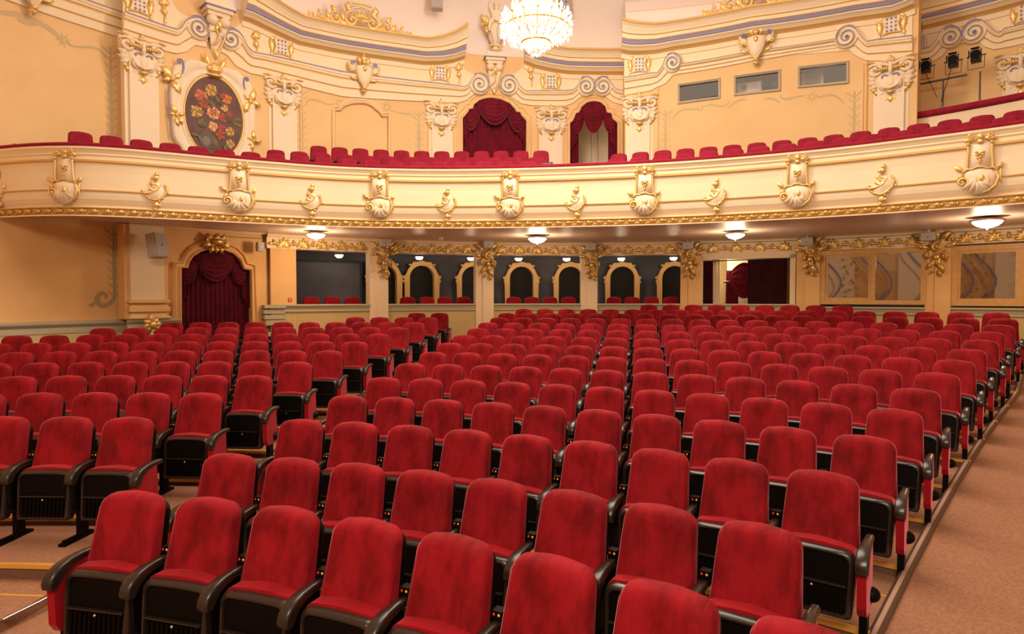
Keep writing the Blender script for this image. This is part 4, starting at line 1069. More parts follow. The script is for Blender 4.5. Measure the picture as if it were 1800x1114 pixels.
# lower capital edge sits at the foot of the mask; every pilaster is its own thing
PIL_U = [(248, 104, RW, 'left of the flower painting', 1), (497, 167, RW, 'right of the flower painting', 1), (775, 207, RW, 'left of the wide curtained doorway', 1), (969, 216, RW, 'between the two upper doorways', 1), (1124, 197, RB, 'right of the small upper doorway', 1), (1567, 138, RB, 'right of the projection-room windows', 1), (1797, 125, RW, 'at the right edge of the view', 1)]
def pilaster(root, ):
    mb = MB(); mb.box(-.33, .33, -.02, .15, -2.6, .72); mb.box(-.255, .255, -.08, .02, -2.6, .62)
    mb.build('shaft', CREAM2, root, smooth=False); capital(root)
pf = None
for px, py, R, where, _ in PIL_U:
    t, z = wp(px, py, R); q = P(R, t, z - .50); lab = 'cream pilaster with a gilded scrolled mask capital, ' + where
    if pf is None: pf = empty('pilaster', q, -t); pilaster(pf); tag(pf, lab, 'pilaster', 'pilasters on the upper wall')
    else: dup(pf, q, -t, lab, 'pilaster', 'pilasters on the upper wall')

# --- lattice panels over the capitals
def lattice(root):
    c = MB(); c.grid([[(x * k, -d, z * k) for x, z in ((-.2, -.2), (-.15, 0), (-.2, .2), (0, .17), (.2, .2), (.15, 0), (.2, -.2), (0, -.17))] for k, d in ((1, 0), (.9, .05), (0, .06))], closeu=True)
    c.build('plaster_panel', CREAM2, root, smooth=False)
    b = MB()
    for i in range(3):
        for j in range(4):
            x, z = -.09 + i * .09, -.135 + j * .09
            if (i + j) % 2 == 0 or True: b.blob((x + (j % 2) * .0, -.055, z), (.026, .016, .030), 6, 4)
    b.build('blue_dot', BLUE, root)
    g = MB()
    for sg in (-1, 1):
        g.leaf(sg * .24, -.16, rd(90 + sg * 6), .36, .13, -sg * .5, .07, 3); g.leaf(sg * .26, .10, rd(90 + sg * 10), .20, .10, sg * .9, .06, 2); g.leaf(sg * .25, -.12, rd(-90 - sg * 8), .18, .07, sg * .4, .05, 2)
        g.tube([(sg * .19, -.03, -.2), (sg * .14, -.05, 0), (sg * .19, -.03, .2)], .012, 5)
    g.tube([(-.2, -.03, .2), (0, -.05, .17), (.2, -.03, .2)], .012, 5); g.tube([(-.2, -.03, -.2), (0, -.05, -.17), (.2, -.03, -.2)], .012, 5)
    g.build('gilding', GOLD, root)
sp = []
for px, py, R, nm in ((243, 8, RW, 'above the pilaster left of the painting'), (494, 84, RW, 'above the pilaster right of the painting'), (773, 130, RW, 'above the pilaster left of the wide doorway'), (968, 145, RW, 'between the two upper doorways'), (1124, 115, RB, 'at the left end of the projecting bay'), (1568, 45, RB, 'at the right end of the projecting bay'), (1806, 22, RW, 'at the right edge of the view')):
    t, z = wp(px, py, R); sp.append((P(R - .03, t, z), -t, 'gilt-edged lattice panel with blue dots, ' + nm, .92))
place_copies('lattice_panel', lattice, sp, 'ornament', 'lattice panels in the frieze')
def hanging_leaf(root):
    g = MB(); g.leaf(0, .05, rd(100), .26, .14, -.5, .08, 2); g.leaf(.02, .1, rd(40), .14, .08, .8, .06, 1); g.leaf(-.02, .08, rd(150), .12, .07, -.8, .06, 1)
    g.leaf(0, .08, rd(-95), .22, .12, .4, .08, 2); g.leaf(.02, -.1, rd(-80), .22, .06, -.4, .05, 2); g.build('leaf', GOLD, root)
sp = []
for px, py, nm in ((287, 18, 'left of the niche over the painting'), (449, 76, 'right of the niche over the painting'), (806, 130, 'left of the console with the cherub'), (933, 134, 'right of the console with the cherub')):
    t, z = wp(px, py, RW); sp.append((P(RW - .03, t, z), -t, 'gilded hanging acanthus leaf on the frieze, ' + nm))
place_copies('gilded_leaf', hanging_leaf, sp, 'ornament', 'hanging gilded leaves in the frieze')
# --- cartouches on the architrave
def cartouche(root):
    c = MB(); out = [(-.20, .16), (0, .2), (.20, .16), (.22, 0), (.14, -.22), (0, -.42), (-.14, -.22), (-.22, 0)]
    c.grid([[(x * k, -d, -.05 + (z + .05) * k) for x, z in out] for k, d in ((1, 0), (.9, .07), (.6, .12), (0, .13))], closeu=True)
    for sg in (-1, 1): c.leaf(sg * .15, .0, rd(90 - sg * 65), .34, .11, sg * .6, .09, 2)
    c.build('plaster_shield', CREAM2, root)
    g = MB()
    for sg in (-1, 1):
        g.leaf(sg * .06, .2, rd(90 - sg * 40), .22, .10, sg * .6, .08, 2); g.leaf(sg * .2, -.02, rd(90 - sg * 70), .32, .08, sg * .8, .07, 2); g.leaf(sg * .16, -.18, rd(90 - sg * 100), .22, .08, sg * .9, .06, 2)
        g.tube([(sg * .2, -.05, .12), (sg * .2, -.08, 0), (sg * .12, -.08, -.22), (0, -.06, -.40)], .014, 5)
        g.scroll(sg * .33, .02, .06, rd(90), 1.1, -sg, .018, -.05, 12)
    g.leaf(0, .22, rd(90), .26, .12, 0, .10, 2); g.blob((0, -.13, .06), (.05, .04, .07), 8, 5); g.leaf(0, -.34, rd(-90), .20, .13, 0, .09, 2); g.blob((0, -.08, -.40), (.06, .05, .05), 8, 5)
    g.blob((0, -.08, .24), (.07, .05, .06), 8, 5)
    g.build('gilding', GOLD, root)
    b = MB()
    for sg in (-1, 1): b.scroll(sg * .27, .20, .07, rd(-90), 1.25, sg, .02, -.06, 14)
    b.build('blue_curl', BLUE, root)
sp = []
for px, py, R, nm, s in ((50, -18, RWL, 'partly cut off at the upper left', 1.), (637, 133, RW, 'above the blind arch', 1.), (1330, 82, RB, 'above the middle projection-room window', 1.)):
    t, z = wp(px, py, R); sp.append((P(R - .14, t, z + .03), -t, 'gilt and cream shield cartouche with blue curls, ' + nm, s))
place_copies('shield_cartouche', cartouche, sp, 'ornament', 'shield cartouches on the architrave')
# --- crests on the cornice
def crest(root):
    g = MB(); rnd = random.Random(5)
    for sg in (-1, 1):
        for x, s in ((.25, .24), (.62, .20), (.98, .13)):
            g.scroll(sg * x, s * .9, s * .8, rd(90), 1.3, -sg, s * .20, -.03, 16); g.leaf(sg * x, s * 1.5, rd(90 - sg * 20), s * 1.1, s * .6, -sg * .6, .08, 2); g.leaf(sg * (x + .1), s * .6, rd(90 - sg * 60), s * 1.3, s * .5, sg * .8, .07, 2)
            g.leaf(sg * x, .05, rd(90 - sg * 85), s * 1.8, s * .5, sg * .5, .06, 3)
        g.leaf(sg * 1.1, .03, rd(90 - sg * 70), .28, .10, sg * .9, .05, 2); g.leaf(sg * .34, .42, rd(90 - sg * 10), .22, .16, sg * .5, .1, 2)
    g.tube([(-.25, -.03, .62), (0, -.05, .64), (.25, -.03, .62)], .03, 6); g.tube([(-.2, -.03, .5), (0, -.06, .56), (.2, -.03, .5)], .025, 6)
    for i in range(7): g.leaf(0, .22, rd(90 + (i - 3) * 26), .28, .09, 0, .08, 1)
    for i in range(8): g.blob((-.14 + i * .04, -.06, .25 + .05 * sin(i / 7 * pi)), (.03, .03, .03), 6, 4)
    g.build('gilded_scrollwork', GOLD, root)
sp = []
for px, py, R, nm in ((636, 54, RW - .45, 'left, above the blind arch'), (1335, 16, RB - .45, 'above the projection room')):
    t, z = wp(px, py, R); sp.append((P(R, t, z), -t, 'gilded openwork crest of scrolls on the cornice, ' + nm))
place_copies('cornice_crest', crest, sp, 'ornament', 'crests on the cornice')
# --- consoles
def console(root):
    c = MB()
    c.box(-.34, .34, -.42, .1, .62, .68); c.box(-.30, .30, -.38, .1, .52, .62); c.box(-.25, .25, -.30, .1, .44, .52); c.box(-.27, .27, -.33, .1, .68, .80)
    for sg in (-1, 1): c.blob((sg * .14, -.24, .34), (.13, .13, .13), 10, 6); c.leaf(sg * .12, .35, rd(-90 + sg * 12), .42, .14, -sg * .3, .12, 2, -.1)
    c.grid([[(x * s, -w, z) for x in (-1, -.6, 0, .6, 1)] for s, w, z in ((.25, .26, .40), (.20, .22, .2), (.17, .17, .0), (.13, .1, -.2), (.05, .03, -.38))])
    c.leaf(0, -.1, rd(-90), .35, .22, 0, .14, 2); c.build('plaster_console', CREAM2, root, sharp=40)
    g = MB(); g.leaf(0, .42, rd(-90), .30, .12, .2, .10, 2, -.24); g.leaf(0, .30, rd(-60), .22, .08, -.6, .08, 1, -.22); g.leaf(0, .30, rd(-120), .22, .08, .6, .08, 1, -.22)
    g.tube([(-.15, -.2, .1), (-.05, -.24, .12), (.02, -.24, .05), (0, -.22, -.1), (-.1, -.16, -.2)], .02, 6); g.tube([(.16, -.18, .15), (.15, -.2, 0), (.08, -.16, -.2), (0, -.1, -.34)], .022, 6)
    g.leaf(0, -.2, rd(-90), .28, .12, .1, .08, 2, -.06); g.build('gilding', GOLD, root)
    b = MB(); b.box(-.345, .345, -.425, .05, .60, .622); b.build('blue_line', BLUE, root, smooth=False)
t, z = wp(868, 97, RW); z -= .8 * .85; t2, z2 = wp(377, 8, RW); z2 -= .8 * .95
place_copies('wall_console', console, [(P(RW, t, z), -t, 'carved plaster console with gilt leaves carrying the cherub, above the wide doorway', .85), (P(RW, t2, z2), -t2, 'carved plaster console with gilt leaves above the oval flower painting', .95)], 'console', 'carved consoles')
# urn and cherub on the console
q = Vector(P(RW - .30, t, z + .80 * .85)); e = empty('urn', q, -t); e.scale = (.68, .68, .68); tag(e, 'cream fluted urn with curving blue stripes on the console beside the chandelier', 'urn')
mb = MB(); mb.lathe((0, 0, 0), [(.001, 0), (.16, 0), (.17, .05), (.10, .10), (.09, .16), (.16, .24), (.26, .42), (.33, .62), (.36, .82), (.35, .92), (.30, .95), (.001, .95)], 24); mb.build('body', CREAM2, e)
mb = MB()
for k in range(8):
    a0 = -pi + k * pi / 4 + .2; mb.tube([((r + .006) * cos(a0 + s), (r + .006) * sin(a0 + s), zz) for r, zz, s in ((.155, .24, 0), (.21, .33, .05), (.262, .43, .0), (.31, .55, -.12), (.345, .70, -.15), (.362, .84, -.05), (.355, .92, .05))], .012, 5)
mb.build('blue_stripe', BLUE, e)
mb = MB()
for k in range(9): mb.leaf(-.16 + k * .04, .14, rd(90 + (k - 4) * -16), .14, .06, (k - 4) * -.15, .05, 1, -.10)
mb.tube([(.36 * cos(a / 10 * 2 * pi), .36 * sin(a / 10 * 2 * pi), .93) for a in range(11)], .02, 6); mb.build('gilding', GOLD, e)
e = empty('cherub_statue', q + Vector((0, 0, .63)), -t); e.scale = (.80, .80, .80); tag(e, 'cream cherub sculpture with one raised arm sitting on the striped urn', 'statue')
def skin_body(name, joints, bones, m, parent, sub=2):
    me = bpy.data.meshes.new(name); me.from_pydata([j[0] for j in joints], bones, []); me.materials.append(m)
    o = bpy.data.objects.new(name, me); COL.objects.link(o); o.parent = parent
    s = o.modifiers.new('skin', 'SKIN'); s.use_smooth_shade = True
    sv = me.skin_vertices[0].data if me.skin_vertices else None
    if sv is None:
        bm = __import__('bmesh').new(); bm.from_mesh(me); bm.verts.layers.skin.verify(); bm.to_mesh(me); bm.free(); sv = me.skin_vertices[0].data
    for i, j in enumerate(joints): sv[i].radius = (j[1], j[1]); sv[i].use_root = (i == 0)
    d = o.modifiers.new('sub', 'SUBSURF'); d.levels = sub; d.render_levels = sub
    return o
J = [((0, -.05, .12), .13), ((.0, -.07, .28), .12), ((.02, -.08, .42), .125), ((.02, -.08, .53), .05), ((.03, -.10, .60), .085), ((.03, -.11, .70), .10), ((.03, -.10, .78), .06),
     ((-.12, -.08, .46), .06), ((-.20, -.08, .62), .048), ((-.17, -.10, .80), .035), ((-.15, -.10, .86), .03),
     ((.17, -.10, .44), .06), ((.26, -.16, .34), .048), ((.22, -.24, .25), .036), ((.18, -.27, .22), .03),
     ((-.10, -.16, .08), .095), ((-.20, -.32, .05), .075), ((-.24, -.34, -.12), .055), ((-.25, -.36, -.26), .035), ((-.26, -.42, -.29), .028),
     ((.10, -.16, .08), .095), ((.18, -.33, .10), .075), ((.20, -.34, -.06), .055), ((.20, -.33, -.20), .035), ((.20, -.39, -.23), .028)]
Bn = [(0, 1), (1, 2), (2, 3), (3, 4), (4, 5), (5, 6), (2, 7), (7, 8), (8, 9), (9, 10), (2, 11), (11, 12), (12, 13), (13, 14), (0, 15), (15, 16), (16, 17), (17, 18), (18, 19), (0, 20), (20, 21), (21, 22), (22, 23), (23, 24)]
skin_body('body', J, Bn, CREAM2, e)
mb = MB(); mb.blob((.03, -.215, .68), (.02, .03, .025), 6, 4)
for sg in (-1, 1): mb.blob((.03 + sg * .05, -.185, .655), (.035, .03, .035), 8, 5)
mb.build('face', CREAM2, e)
mb = MB(); rnd = random.Random(3)
for i in range(26):
    a = rnd.random() * 2 * pi; b = rnd.random() * .9; mb.blob((.03 + .095 * cos(a) * cos(b), -.09 + .095 * sin(a) * cos(b) * (.6 if sin(a) < 0 else 1), .72 + .10 * sin(b)), (.032, .032, .028), 6, 4)
mb.build('hair', CREAM2, e)
mb = MB(); mb.tube([(-.22, -.2, .12), (-.05, -.26, .16), (.12, -.24, .12), (.28, -.12, .2), (.36, -.05, .36), (.30, .0, .48)], [.05, .07, .07, .06, .05, .03], 8); mb.build('drapery', CREAM2, e)
mb = MB()
for x, z_, a, l in ((-.34, .05, 110, .34), (-.30, .0, 80, .30), (-.36, -.05, 150, .20), (-.33, -.08, -80, .26), (-.28, -.1, -110, .22), (-.38, .12, 60, .2)): mb.leaf(x, z_, rd(a), l, .15, .3, .12, 2, -.1)
for i in range(6): mb.blob((-.34 + .04 * (i % 3), -.16, -.12 - .06 * (i // 3)), (.05, .05, .05), 6, 4)
mb.build('gilded_leaves', GOLD, e)

# --- oval flower painting and its plaster surround
OV = onwall('flower_painting', 374, 208, RW, .08); tag(OV, 'large oval still-life painting of flowers on a brown ground, in a cream and gold surround', 'painting')
def oval(a, b, n=48, dx=0, dz=0): return [(dx + a * cos(2 * pi * i / n), dz + b * sin(2 * pi * i / n)) for i in range(n)]
oa, ob = .62, .88
mb = MB(); mb.cap([(x, -.02, z) for x, z in oval(oa, ob)][::-1]); mb.build('canvas', mat('painting_ground', (.15, .060, .042), .6, var=.3, vscale=2.5, col2=(.085, .035, .028)), OV, smooth=False)
FC = {'y': mat('paint_yellow', (.62, .36, .07), .6), 'o': mat('paint_orange', (.75, .22, .03), .6), 'p': mat('paint_salmon', (.60, .17, .06), .6), 'r': mat('paint_red', (.45, .07, .03), .6), 'c': mat('paint_cream', (.75, .42, .18), .6), 'g': mat('paint_green', (.16, .12, .045), .6), 'b': mat('paint_vase', (.20, .16, .12), .6)}
fl_ = [(-.06, .58, .115, 'y'), (.28, .46, .10, 'o'), (-.28, .42, .12, 'p'), (-.22, .26, .10, 'r'), (-.36, .06, .12, 'y'), (-.02, .10, .13, 'c'), (-.02, .10, .08, 'p'), (.22, .25, .075, 'c'), (.18, .03, .09, 'r'), (.32, .14, .06, 'r'), (.40, -.04, .11, 'g'), (-.03, -.20, .09, 'c'), (.13, -.20, .08, 'r'), (.33, -.25, .09, 'y'), (.12, -.36, .09, 'r'), (-.20, -.50, .10, 'y'), (.33, -.52, .09, 'y'), (-.15, -.54, .14, 'b'), (.05, -.62, .10, 'g'), (-.36, -.2, .10, 'g'), (.18, .5, .06, 'r'), (-.1, .32, .08, 'g'), (.1, .36, .07, 'g'), (-.35, -.45, .08, 'g'), (.2, -.66, .07, 'g')]
rnd = random.Random(11)
FD = {'y': mat('paint_umber', (.30, .15, .03), .6), 'o': mat('paint_burnt_orange', (.42, .10, .015), .6), 'p': mat('paint_brick', (.36, .08, .03), .6), 'r': mat('paint_deep_red', (.24, .035, .015), .6), 'c': mat('paint_tan', (.48, .22, .07), .6), 'g': mat('paint_dark_green', (.08, .065, .025), .6), 'b': mat('paint_dark_vase', (.11, .085, .06), .6)}
NM = {'g': 'painted_leaves', 'b': 'painted_vase', 'y': 'painted_yellow_flower', 'o': 'painted_orange_flower', 'r': 'painted_red_flower', 'c': 'painted_cream_flower', 'p': 'painted_salmon_flower'}
def petal(mb, x, z, a, l, w, y):
    mb.cap([(x + cos(a) * l * (.5 - .5 * cos(q)) - sin(a) * w * sin(q), y, z + sin(a) * l * (.5 - .5 * cos(q)) + cos(a) * w * sin(q)) for q in [2 * pi * i / 10 for i in range(10)]][::-1])
for i, (x, z_, r, k) in enumerate(fl_):
    y = -.021 - .0008 * i; mb = MB(); r *= 1.22
    if k == 'g':
        for j in range(4): mb.use(FC[k] if j % 2 else FD[k]); petal(mb, x, z_, rnd.uniform(0, 2 * pi), r * 1.5, r * .35, y - .0002 * j)
    elif k == 'b':
        mb.use(FD[k]); mb.cap([(x + r * 1.1 * cos(q), y, z_ + r * sin(q)) for q in [2 * pi * j / 16 for j in range(16)]][::-1])
        mb.use(FC[k]); mb.cap([(x - .03 + r * .5 * cos(q), y - .0003, z_ + r * .6 * sin(q)) for q in [2 * pi * j / 12 for j in range(12)]][::-1])
    else:
        n = rnd.randint(8, 11); o_ = rnd.random()
        for j in range(n): mb.use(FD[k] if j % 2 else FC[k]); petal(mb, x, z_, o_ + 2 * pi * j / n, r * rnd.uniform(.85, 1.1), r * .30, y - .00002 * j)
        for j in range(7): mb.use(FC[k] if j % 2 else FD[k]); petal(mb, x, z_, o_ + 2 * pi * j / 7, r * .62, r * .22, y - .0003 - .00002 * j)
        mb.use(FD[k]); mb.cap([(x + r * .2 * cos(q), y - .0006, z_ + r * .2 * sin(q)) for q in [2 * pi * j / 10 for j in range(10)]][::-1])
    mb.build(NM[k], None, OV, smooth=False)
mb = MB(); mb.grid([[(x, -w, z_) for x, z_ in oval(oa * k, ob * k)] for k, w in ((.985, .02), (1.0, .06), (1.03, .065), (1.05, .03))], closeu=True); mb.build('gilded_frame', GOLD, OV)
mb = MB(); rows = []
def outer(i, n=64):
    a = 2 * pi * i / n; x, z_ = cos(a), sin(a); sg = lambda v, p: math.copysign(abs(v) ** p, v)
    ex = .62 if z_ > 0 else .8
    ox, oz = .90 * sg(x, ex), 1.16 * sg(z_, ex)
    if z_ > .3 and abs(x) > .35: ox *= 1.06; oz *= 1.03
    w_ = 1 + .022 * sin(11 * a)
    return (ox * w_, oz * w_)
n = 64
ri = [(oa * 1.04 * cos(2 * pi * i / n), ob * 1.04 * sin(2 * pi * i / n)) for i in range(n)]; ro = [outer(i, n) for i in range(n)]
for f, w in ((0, .0), (.03, .05), (.12, .08), (.22, .05), (.38, .035), (.42, .06), (.8, .075), (.95, .06), (1, -.08)): rows.append([(a[0] * (1 - f) + b[0] * f, -w, a[1] * (1 - f) + b[1] * f) for a, b in zip(ri, ro)])
mb.grid(rows, closeu=True); mb.build('plaster_surround', ROUGHP, OV)
for x, z_, a, s in ((-.86, .62, 120, 1), (.78, .50, 60, 1), (-.80, -.12, 100, .75), (.84, -.38, 80, .75)):
    mb = MB(); mb.leaf(x, z_, rd(a), .34 * s, .17 * s, .5, .09, 3, -.05); mb.leaf(x + .03, z_, rd(a - 60), .24 * s, .12 * s, -.5, .08, 3, -.05); mb.leaf(x, z_ - .02, rd(a + 165), .30 * s, .14 * s, .6, .08, 3, -.05); mb.leaf(x + .03, z_ - .03, rd(-40 if x < 0 else 220), .24 * s, .10 * s, -.5, .08, 2, -.05); mb.leaf(x, z_, rd(a + 60), .2 * s, .10 * s, .5, .08, 2, -.05)
    mb.blob((x, -.09, z_), (.05 * s, .04, .05 * s), 6, 4); mb.build('gilded_leaf', GOLD, OV)
mb = MB(); mb.leaf(0, .90, rd(90), .30, .26, 0, .12, 3, -.06); mb.blob((0, -.12, 1.0), (.14, .07, .06), 10, 6); mb.leaf(-.08, 1.05, rd(125), .36, .09, -.6, .07, 2, -.05); mb.leaf(.08, 1.05, rd(40), .36, .09, .7, .07, 2, -.05); mb.blob((0, -.1, .90), (.17, .06, .04), 10, 5)
mb.leaf(0, 1.02, rd(175), .2, .12, -.4, .08, 2, -.05); mb.leaf(0, 1.02, rd(5), .2, .12, .4, .08, 2, -.05)
mb.build('gilded_shell', GOLD, OV)
mb = MB(); mb.scroll(-.72, 1.02, .07, rd(0), 1.1, 1, .022, -.09, 12); mb.tube([(-.65, -.09, 1.02), (-.64, -.09, .92), (-.67, -.09, .78)], [.022, .02, .01], 6); mb.scroll(.70, .98, .06, rd(180), 1.1, -1, .02, -.09, 12); mb.tube([(.64, -.09, .98), (.63, -.09, .88), (.66, -.09, .74)], [.02, .018, .01], 6)
mb.tube([(-.93, -.05, .46), (-.94, -.05, .30), (-.93, -.05, .0), (-.91, -.05, -.35), (-.88, -.05, -.62)], .014, 5); mb.build('blue_curl', BLUE, OV)

# --- mouldings: blind arch, panels beside doors, door frames
mb = MB()
for off, m, r in ((0, OCHRE, .05), (.07, BEIGE, .025)):
    mb.use(m); q = dens([(586, 275), (586, 194), (597, 193), (602, 186), (620, 180), (640, 180), (652, 184), (667, 196), (672, 204), (684, 205), (684, 275)], RW, .15)
    wtube(mb, RW, [(t_ * 1 + 0, z_ + off) for t_, z_ in q], .02, r, 6)
for node in ([(528, 165), (528, 275)], [(478, 160), (478, 275)], [(228, 150), (228, 262)], [(753, 215), (753, 290)], [(797, 215), (797, 290)], [(946, 215), (946, 292)], [(990, 215), (990, 290)]):
    mb.use(OCHRE); q = dens(node, RW); q = [q[0], (q[0][0], q[-1][1])]; wtube(mb, RW, q, .01, .03, 5)
for node in ([(1525, 105), (1525, 240)], [(1518, 112), (1518, 240)], [(1157, 155), (1157, 262)]):
    mb.use(GOLDP if node[0][0] == 1525 else OCHRE); q = dens(node, RB); q = [q[0], (q[0][0], q[-1][1])]; wtube(mb, RB, q, .01, .02, 5)
struct(mb.build('trim_14', None))
mb = MB()
for hh in (h1, h2):
    cx = (hh[0][0] + hh[-1][0]) / 2; cz = hh[1][1]
    for k, w, r, m in ((1.03, .02, .035, OCHRE), (1.16, .0, .03, OCHRE)):
        mb.use(m); wtube(mb, RW, [(cx + (t_ - cx) * k, z_ + (k - 1) * .75 * (1 if z_ > cz - .05 else 0)) for t_, z_ in hh], w, r, 6)
struct(mb.build('trim_15', None))
# painted scrollwork on the walls
def ribbon(nodes, R, w, m, mb, closed=False):
    q = catmull([Vector((a * R, b, 0)) for a, b in [wp(x, y, R) for x, y in nodes]], 6) if len(nodes) > 2 else [Vector((a * R, b, 0)) for a, b in [wp(x, y, R) for x, y in nodes]]
    A = []; B = []
    for i, p in enumerate(q):
        t_ = (q[min(i + 1, len(q) - 1)] - q[max(i - 1, 0)]).normalized(); s = Vector((-t_.y, t_.x, 0)); u = i / (len(q) - 1); ww = w * (.35 + .65 * sin(pi * u)) / 2
        A.append(P(R - .006, (p.x + s.x * ww) / R, p.y + s.y * ww)); B.append(P(R - .006, (p.x - s.x * ww) / R, p.y - s.y * ww))
    mb.use(m); mb.grid([A, B])
def stem(px, y0, y1, R, m, mb, hgt=.07):
    t_, z1 = wp(px, y0, R); _, z0 = wp(px, y1, R); mb.use(m)
    mb.grid([[P(R - .006, t_ - .025 / R, z0), P(R - .006, t_ + .025 / R, z0)], [P(R - .006, t_ - .035 / R, (z0 + z1) / 2), P(R - .006, t_ + .035 / R, (z0 + z1) / 2)], [P(R - .006, t_ - .015 / R, z1), P(R - .006, t_ + .015 / R, z1)]])
    n = int((z1 - z0) / .16)
    for i in range(n):
        z_ = z0 + (z1 - z0) * (i + .3) / n
        for sg in (-1, 1):
            mb.cap([P(R - .006, t_ + sg * .02 / R, z_), P(R - .006, t_ + sg * .11 / R, z_ + .09), P(R - .006, t_ + sg * .13 / R, z_ + .07 + .06), P(R - .006, t_ + sg * .05 / R, z_ + .06)], sg > 0)
    for sg in (-1, 0, 1): mb.cap([P(R - .006, t_ - .02 / R, z1), P(R - .006, t_ + (sg * .16 - .02) / R, z1 + .16 - abs(sg) * .02), P(R - .006, t_ + (sg * .16 + .02) / R, z1 + .14), P(R - .006, t_ + .02 / R, z1)])
def rosette(px, py, R, m, mb, s=.12):
    t_, z_ = wp(px, py, R); mb.use(m)
    for k in range(8): a = k * pi / 4 + .2; mb.cap([P(R - .0065, t_ + .3 * s * cos(a - .5) / R, z_ + .3 * s * sin(a - .5)), P(R - .0065, t_ + s * cos(a) / R, z_ + s * sin(a)), P(R - .0065, t_ + .3 * s * cos(a + .5) / R, z_ + .3 * s * sin(a + .5))])
mb = MB()
ribbon([(-40, 18), (0, 22), (35, 26), (75, 43), (104, 65), (112, 74)], RWL, .10, PAINTU, mb); ribbon([(30, 32), (45, 38), (66, 43)], RWL, .12, PAINTU, mb); rosette(111, 70, RWL, PAINTU, mb, .16); ribbon([(118, 72), (126, 80), (140, 82.5), (160, 83), (175, 88), (184, 98), (186, 102)], RWL, .05, PAINTU, mb)
stem(194, 96, 246, RWL, PAINTU, mb); stem(530, 168, 268, RW, PAINTU, mb); ribbon([(540, 186), (539, 179), (548, 175), (562, 178), (578, 184), (590, 182)], RW, .05, PAINTU, mb)
rosette(597, 182, RW, PAINTU, mb, .16); rosette(680, 188, RW, PAINTU, mb, .18); ribbon([(686, 194), (705, 199), (722, 201), (731, 210)], RW, .05, PAINTU, mb); stem(736, 205, 275, RW, PAINTU, mb)
stem(1170, 205, 268, RB, PAINTU, mb); ribbon([(1181, 212), (1188, 202), (1198, 194), (1212, 192), (1226, 193)], RB, .05, PAINTU, mb); rosette(1231, 189, RB, PAINTU, mb, .14); ribbon([(1237, 188), (1250, 184), (1268, 187), (1280, 182), (1282, 178)], RB, .05, PAINTU, mb)
ribbon([(1281, 190), (1295, 178), (1318, 173), (1345, 173), (1362, 175), (1371, 181)], RB, .07, PAINTU, mb); ribbon([(1373, 167), (1374, 172), (1384, 174), (1402, 170), (1417, 168)], RB, .05, PAINTU, mb); rosette(1427, 170, RB, PAINTU, mb, .14)
ribbon([(1435, 166), (1440, 171), (1458, 167), (1474, 172), (1484, 183)], RB, .05, PAINTU, mb); stem(1502, 172, 240, RB, PAINTU, mb)
struct(mb.build('trim_16', None, smooth=False))
mb = MB(); RL = RWL
stem(199, 415, 525, RL, PAINTD, mb); ribbon([(199, 500), (201, 518), (197, 529), (188, 536), (178, 537), (171, 529), (172, 520), (179, 515), (186, 518), (185, 525)], RL, .10, PAINTD, mb); ribbon([(176, 535), (168, 532), (160, 537), (156, 535)], RL, .06, PAINTD, mb)
struct(mb.build('trim_17', None, smooth=False))
# ------------------------------------------------------------------ curtains
def drape(mb, x0, x1, z0, z1, folds, depth=.05, seed=0, flare=0.):
    rnd = random.Random(seed); n = folds * 6; ph = [rnd.uniform(-.5, .5) for _ in range(folds + 1)]; rows = []
    for k in range(7):
        v = k / 6; z = z1 + (z0 - z1) * v; row = []
        for i in range(n + 1):
            u = i / n; f = u * folds; p = ph[int(min(f, folds))]
            row.append((x0 + (x1 - x0) * u + flare * (u - .5) * v, -depth * (.6 + .4 * v) * (.5 + .5 * cos(2 * pi * f + p * v)), z))
        rows.append(row)
    mb.grid(rows)
def swag(mb, x0, z0, x1, z1, drop, folds=6, depth=.12, y=-.06, top=.0):
    rows = []; n = 20; m = folds * 4
    for k in range(m + 1):
        v = k / m; row = []
        for i in range(n + 1):
            u = i / n; bell = 4 * u * (1 - u)
            row.append((x0 + (x1 - x0) * u, y - depth * bell * sin(pi * min(1, v * .9 + .08)) * .8 - .022 * (.5 + .5 * cos(v * folds * 2 * pi)) * (.3 + bell), z0 + (z1 - z0) * u + top * bell * (1 - v) - v * (drop * bell ** .75 + .05)))
        rows.append(row)
    mb.grid(rows)
def tail(mb, x0, x1, z1, L0, L1, folds=3, y=-.08):
    rows = []; n = folds * 6
    for k in range(6):
        v = k / 5
        rows.append([(x0 + (x1 - x0) * i / n, y - .04 * (.5 + .5 * cos(2 * pi * folds * i / n)), z1 - v * (L0 + (L1 - L0) * i / n)) for i in range(n + 1)])
    mb.grid(rows)
FRINGE = mat('curtain_fringe', (.10, .012, .02), .8)
def fringe(mb, pts, r=.022): mb.tube(pts, r, 5)
# wide upper doorway
def door_frame_of(h):  # centre, half width
    t0, t1 = min(a for a, _ in h), max(a for a, _ in h); return (t0 + t1) / 2, (t1 - t0) / 2 * RW, max(b for _, b in h)
c, hw, zt = door_frame_of(h1); e = empty('curtain', P(RW + .16, c, 0), -c); tag(e, 'closed crimson curtain with three swags filling the wide upper doorway', 'curtain')
mb = MB(); drape(mb, -hw, hw, ZB, zt - .2, 16, .07, 1); mb.build('drape', DRAPE, e)
mb = MB(); swag(mb, -hw * .55, zt - .05, hw * .55, zt - .05, .62, 7, .10, -.13, .10); o = mb.build('swag', DRAPE, e)
for sg in (-1, 1):
    mb = MB(); swag(mb, sg * hw * .98, zt - .42, sg * hw * .38, zt - .12, .55, 6, .08, -.09, .10); mb.build('swag', DRAPE, e)
    mb = MB(); tail(mb, sg * hw * 1.0, sg * hw * .70, zt - .45, .78, .40, 3); mb.build('tail', DRAPE, e)
mb = MB()
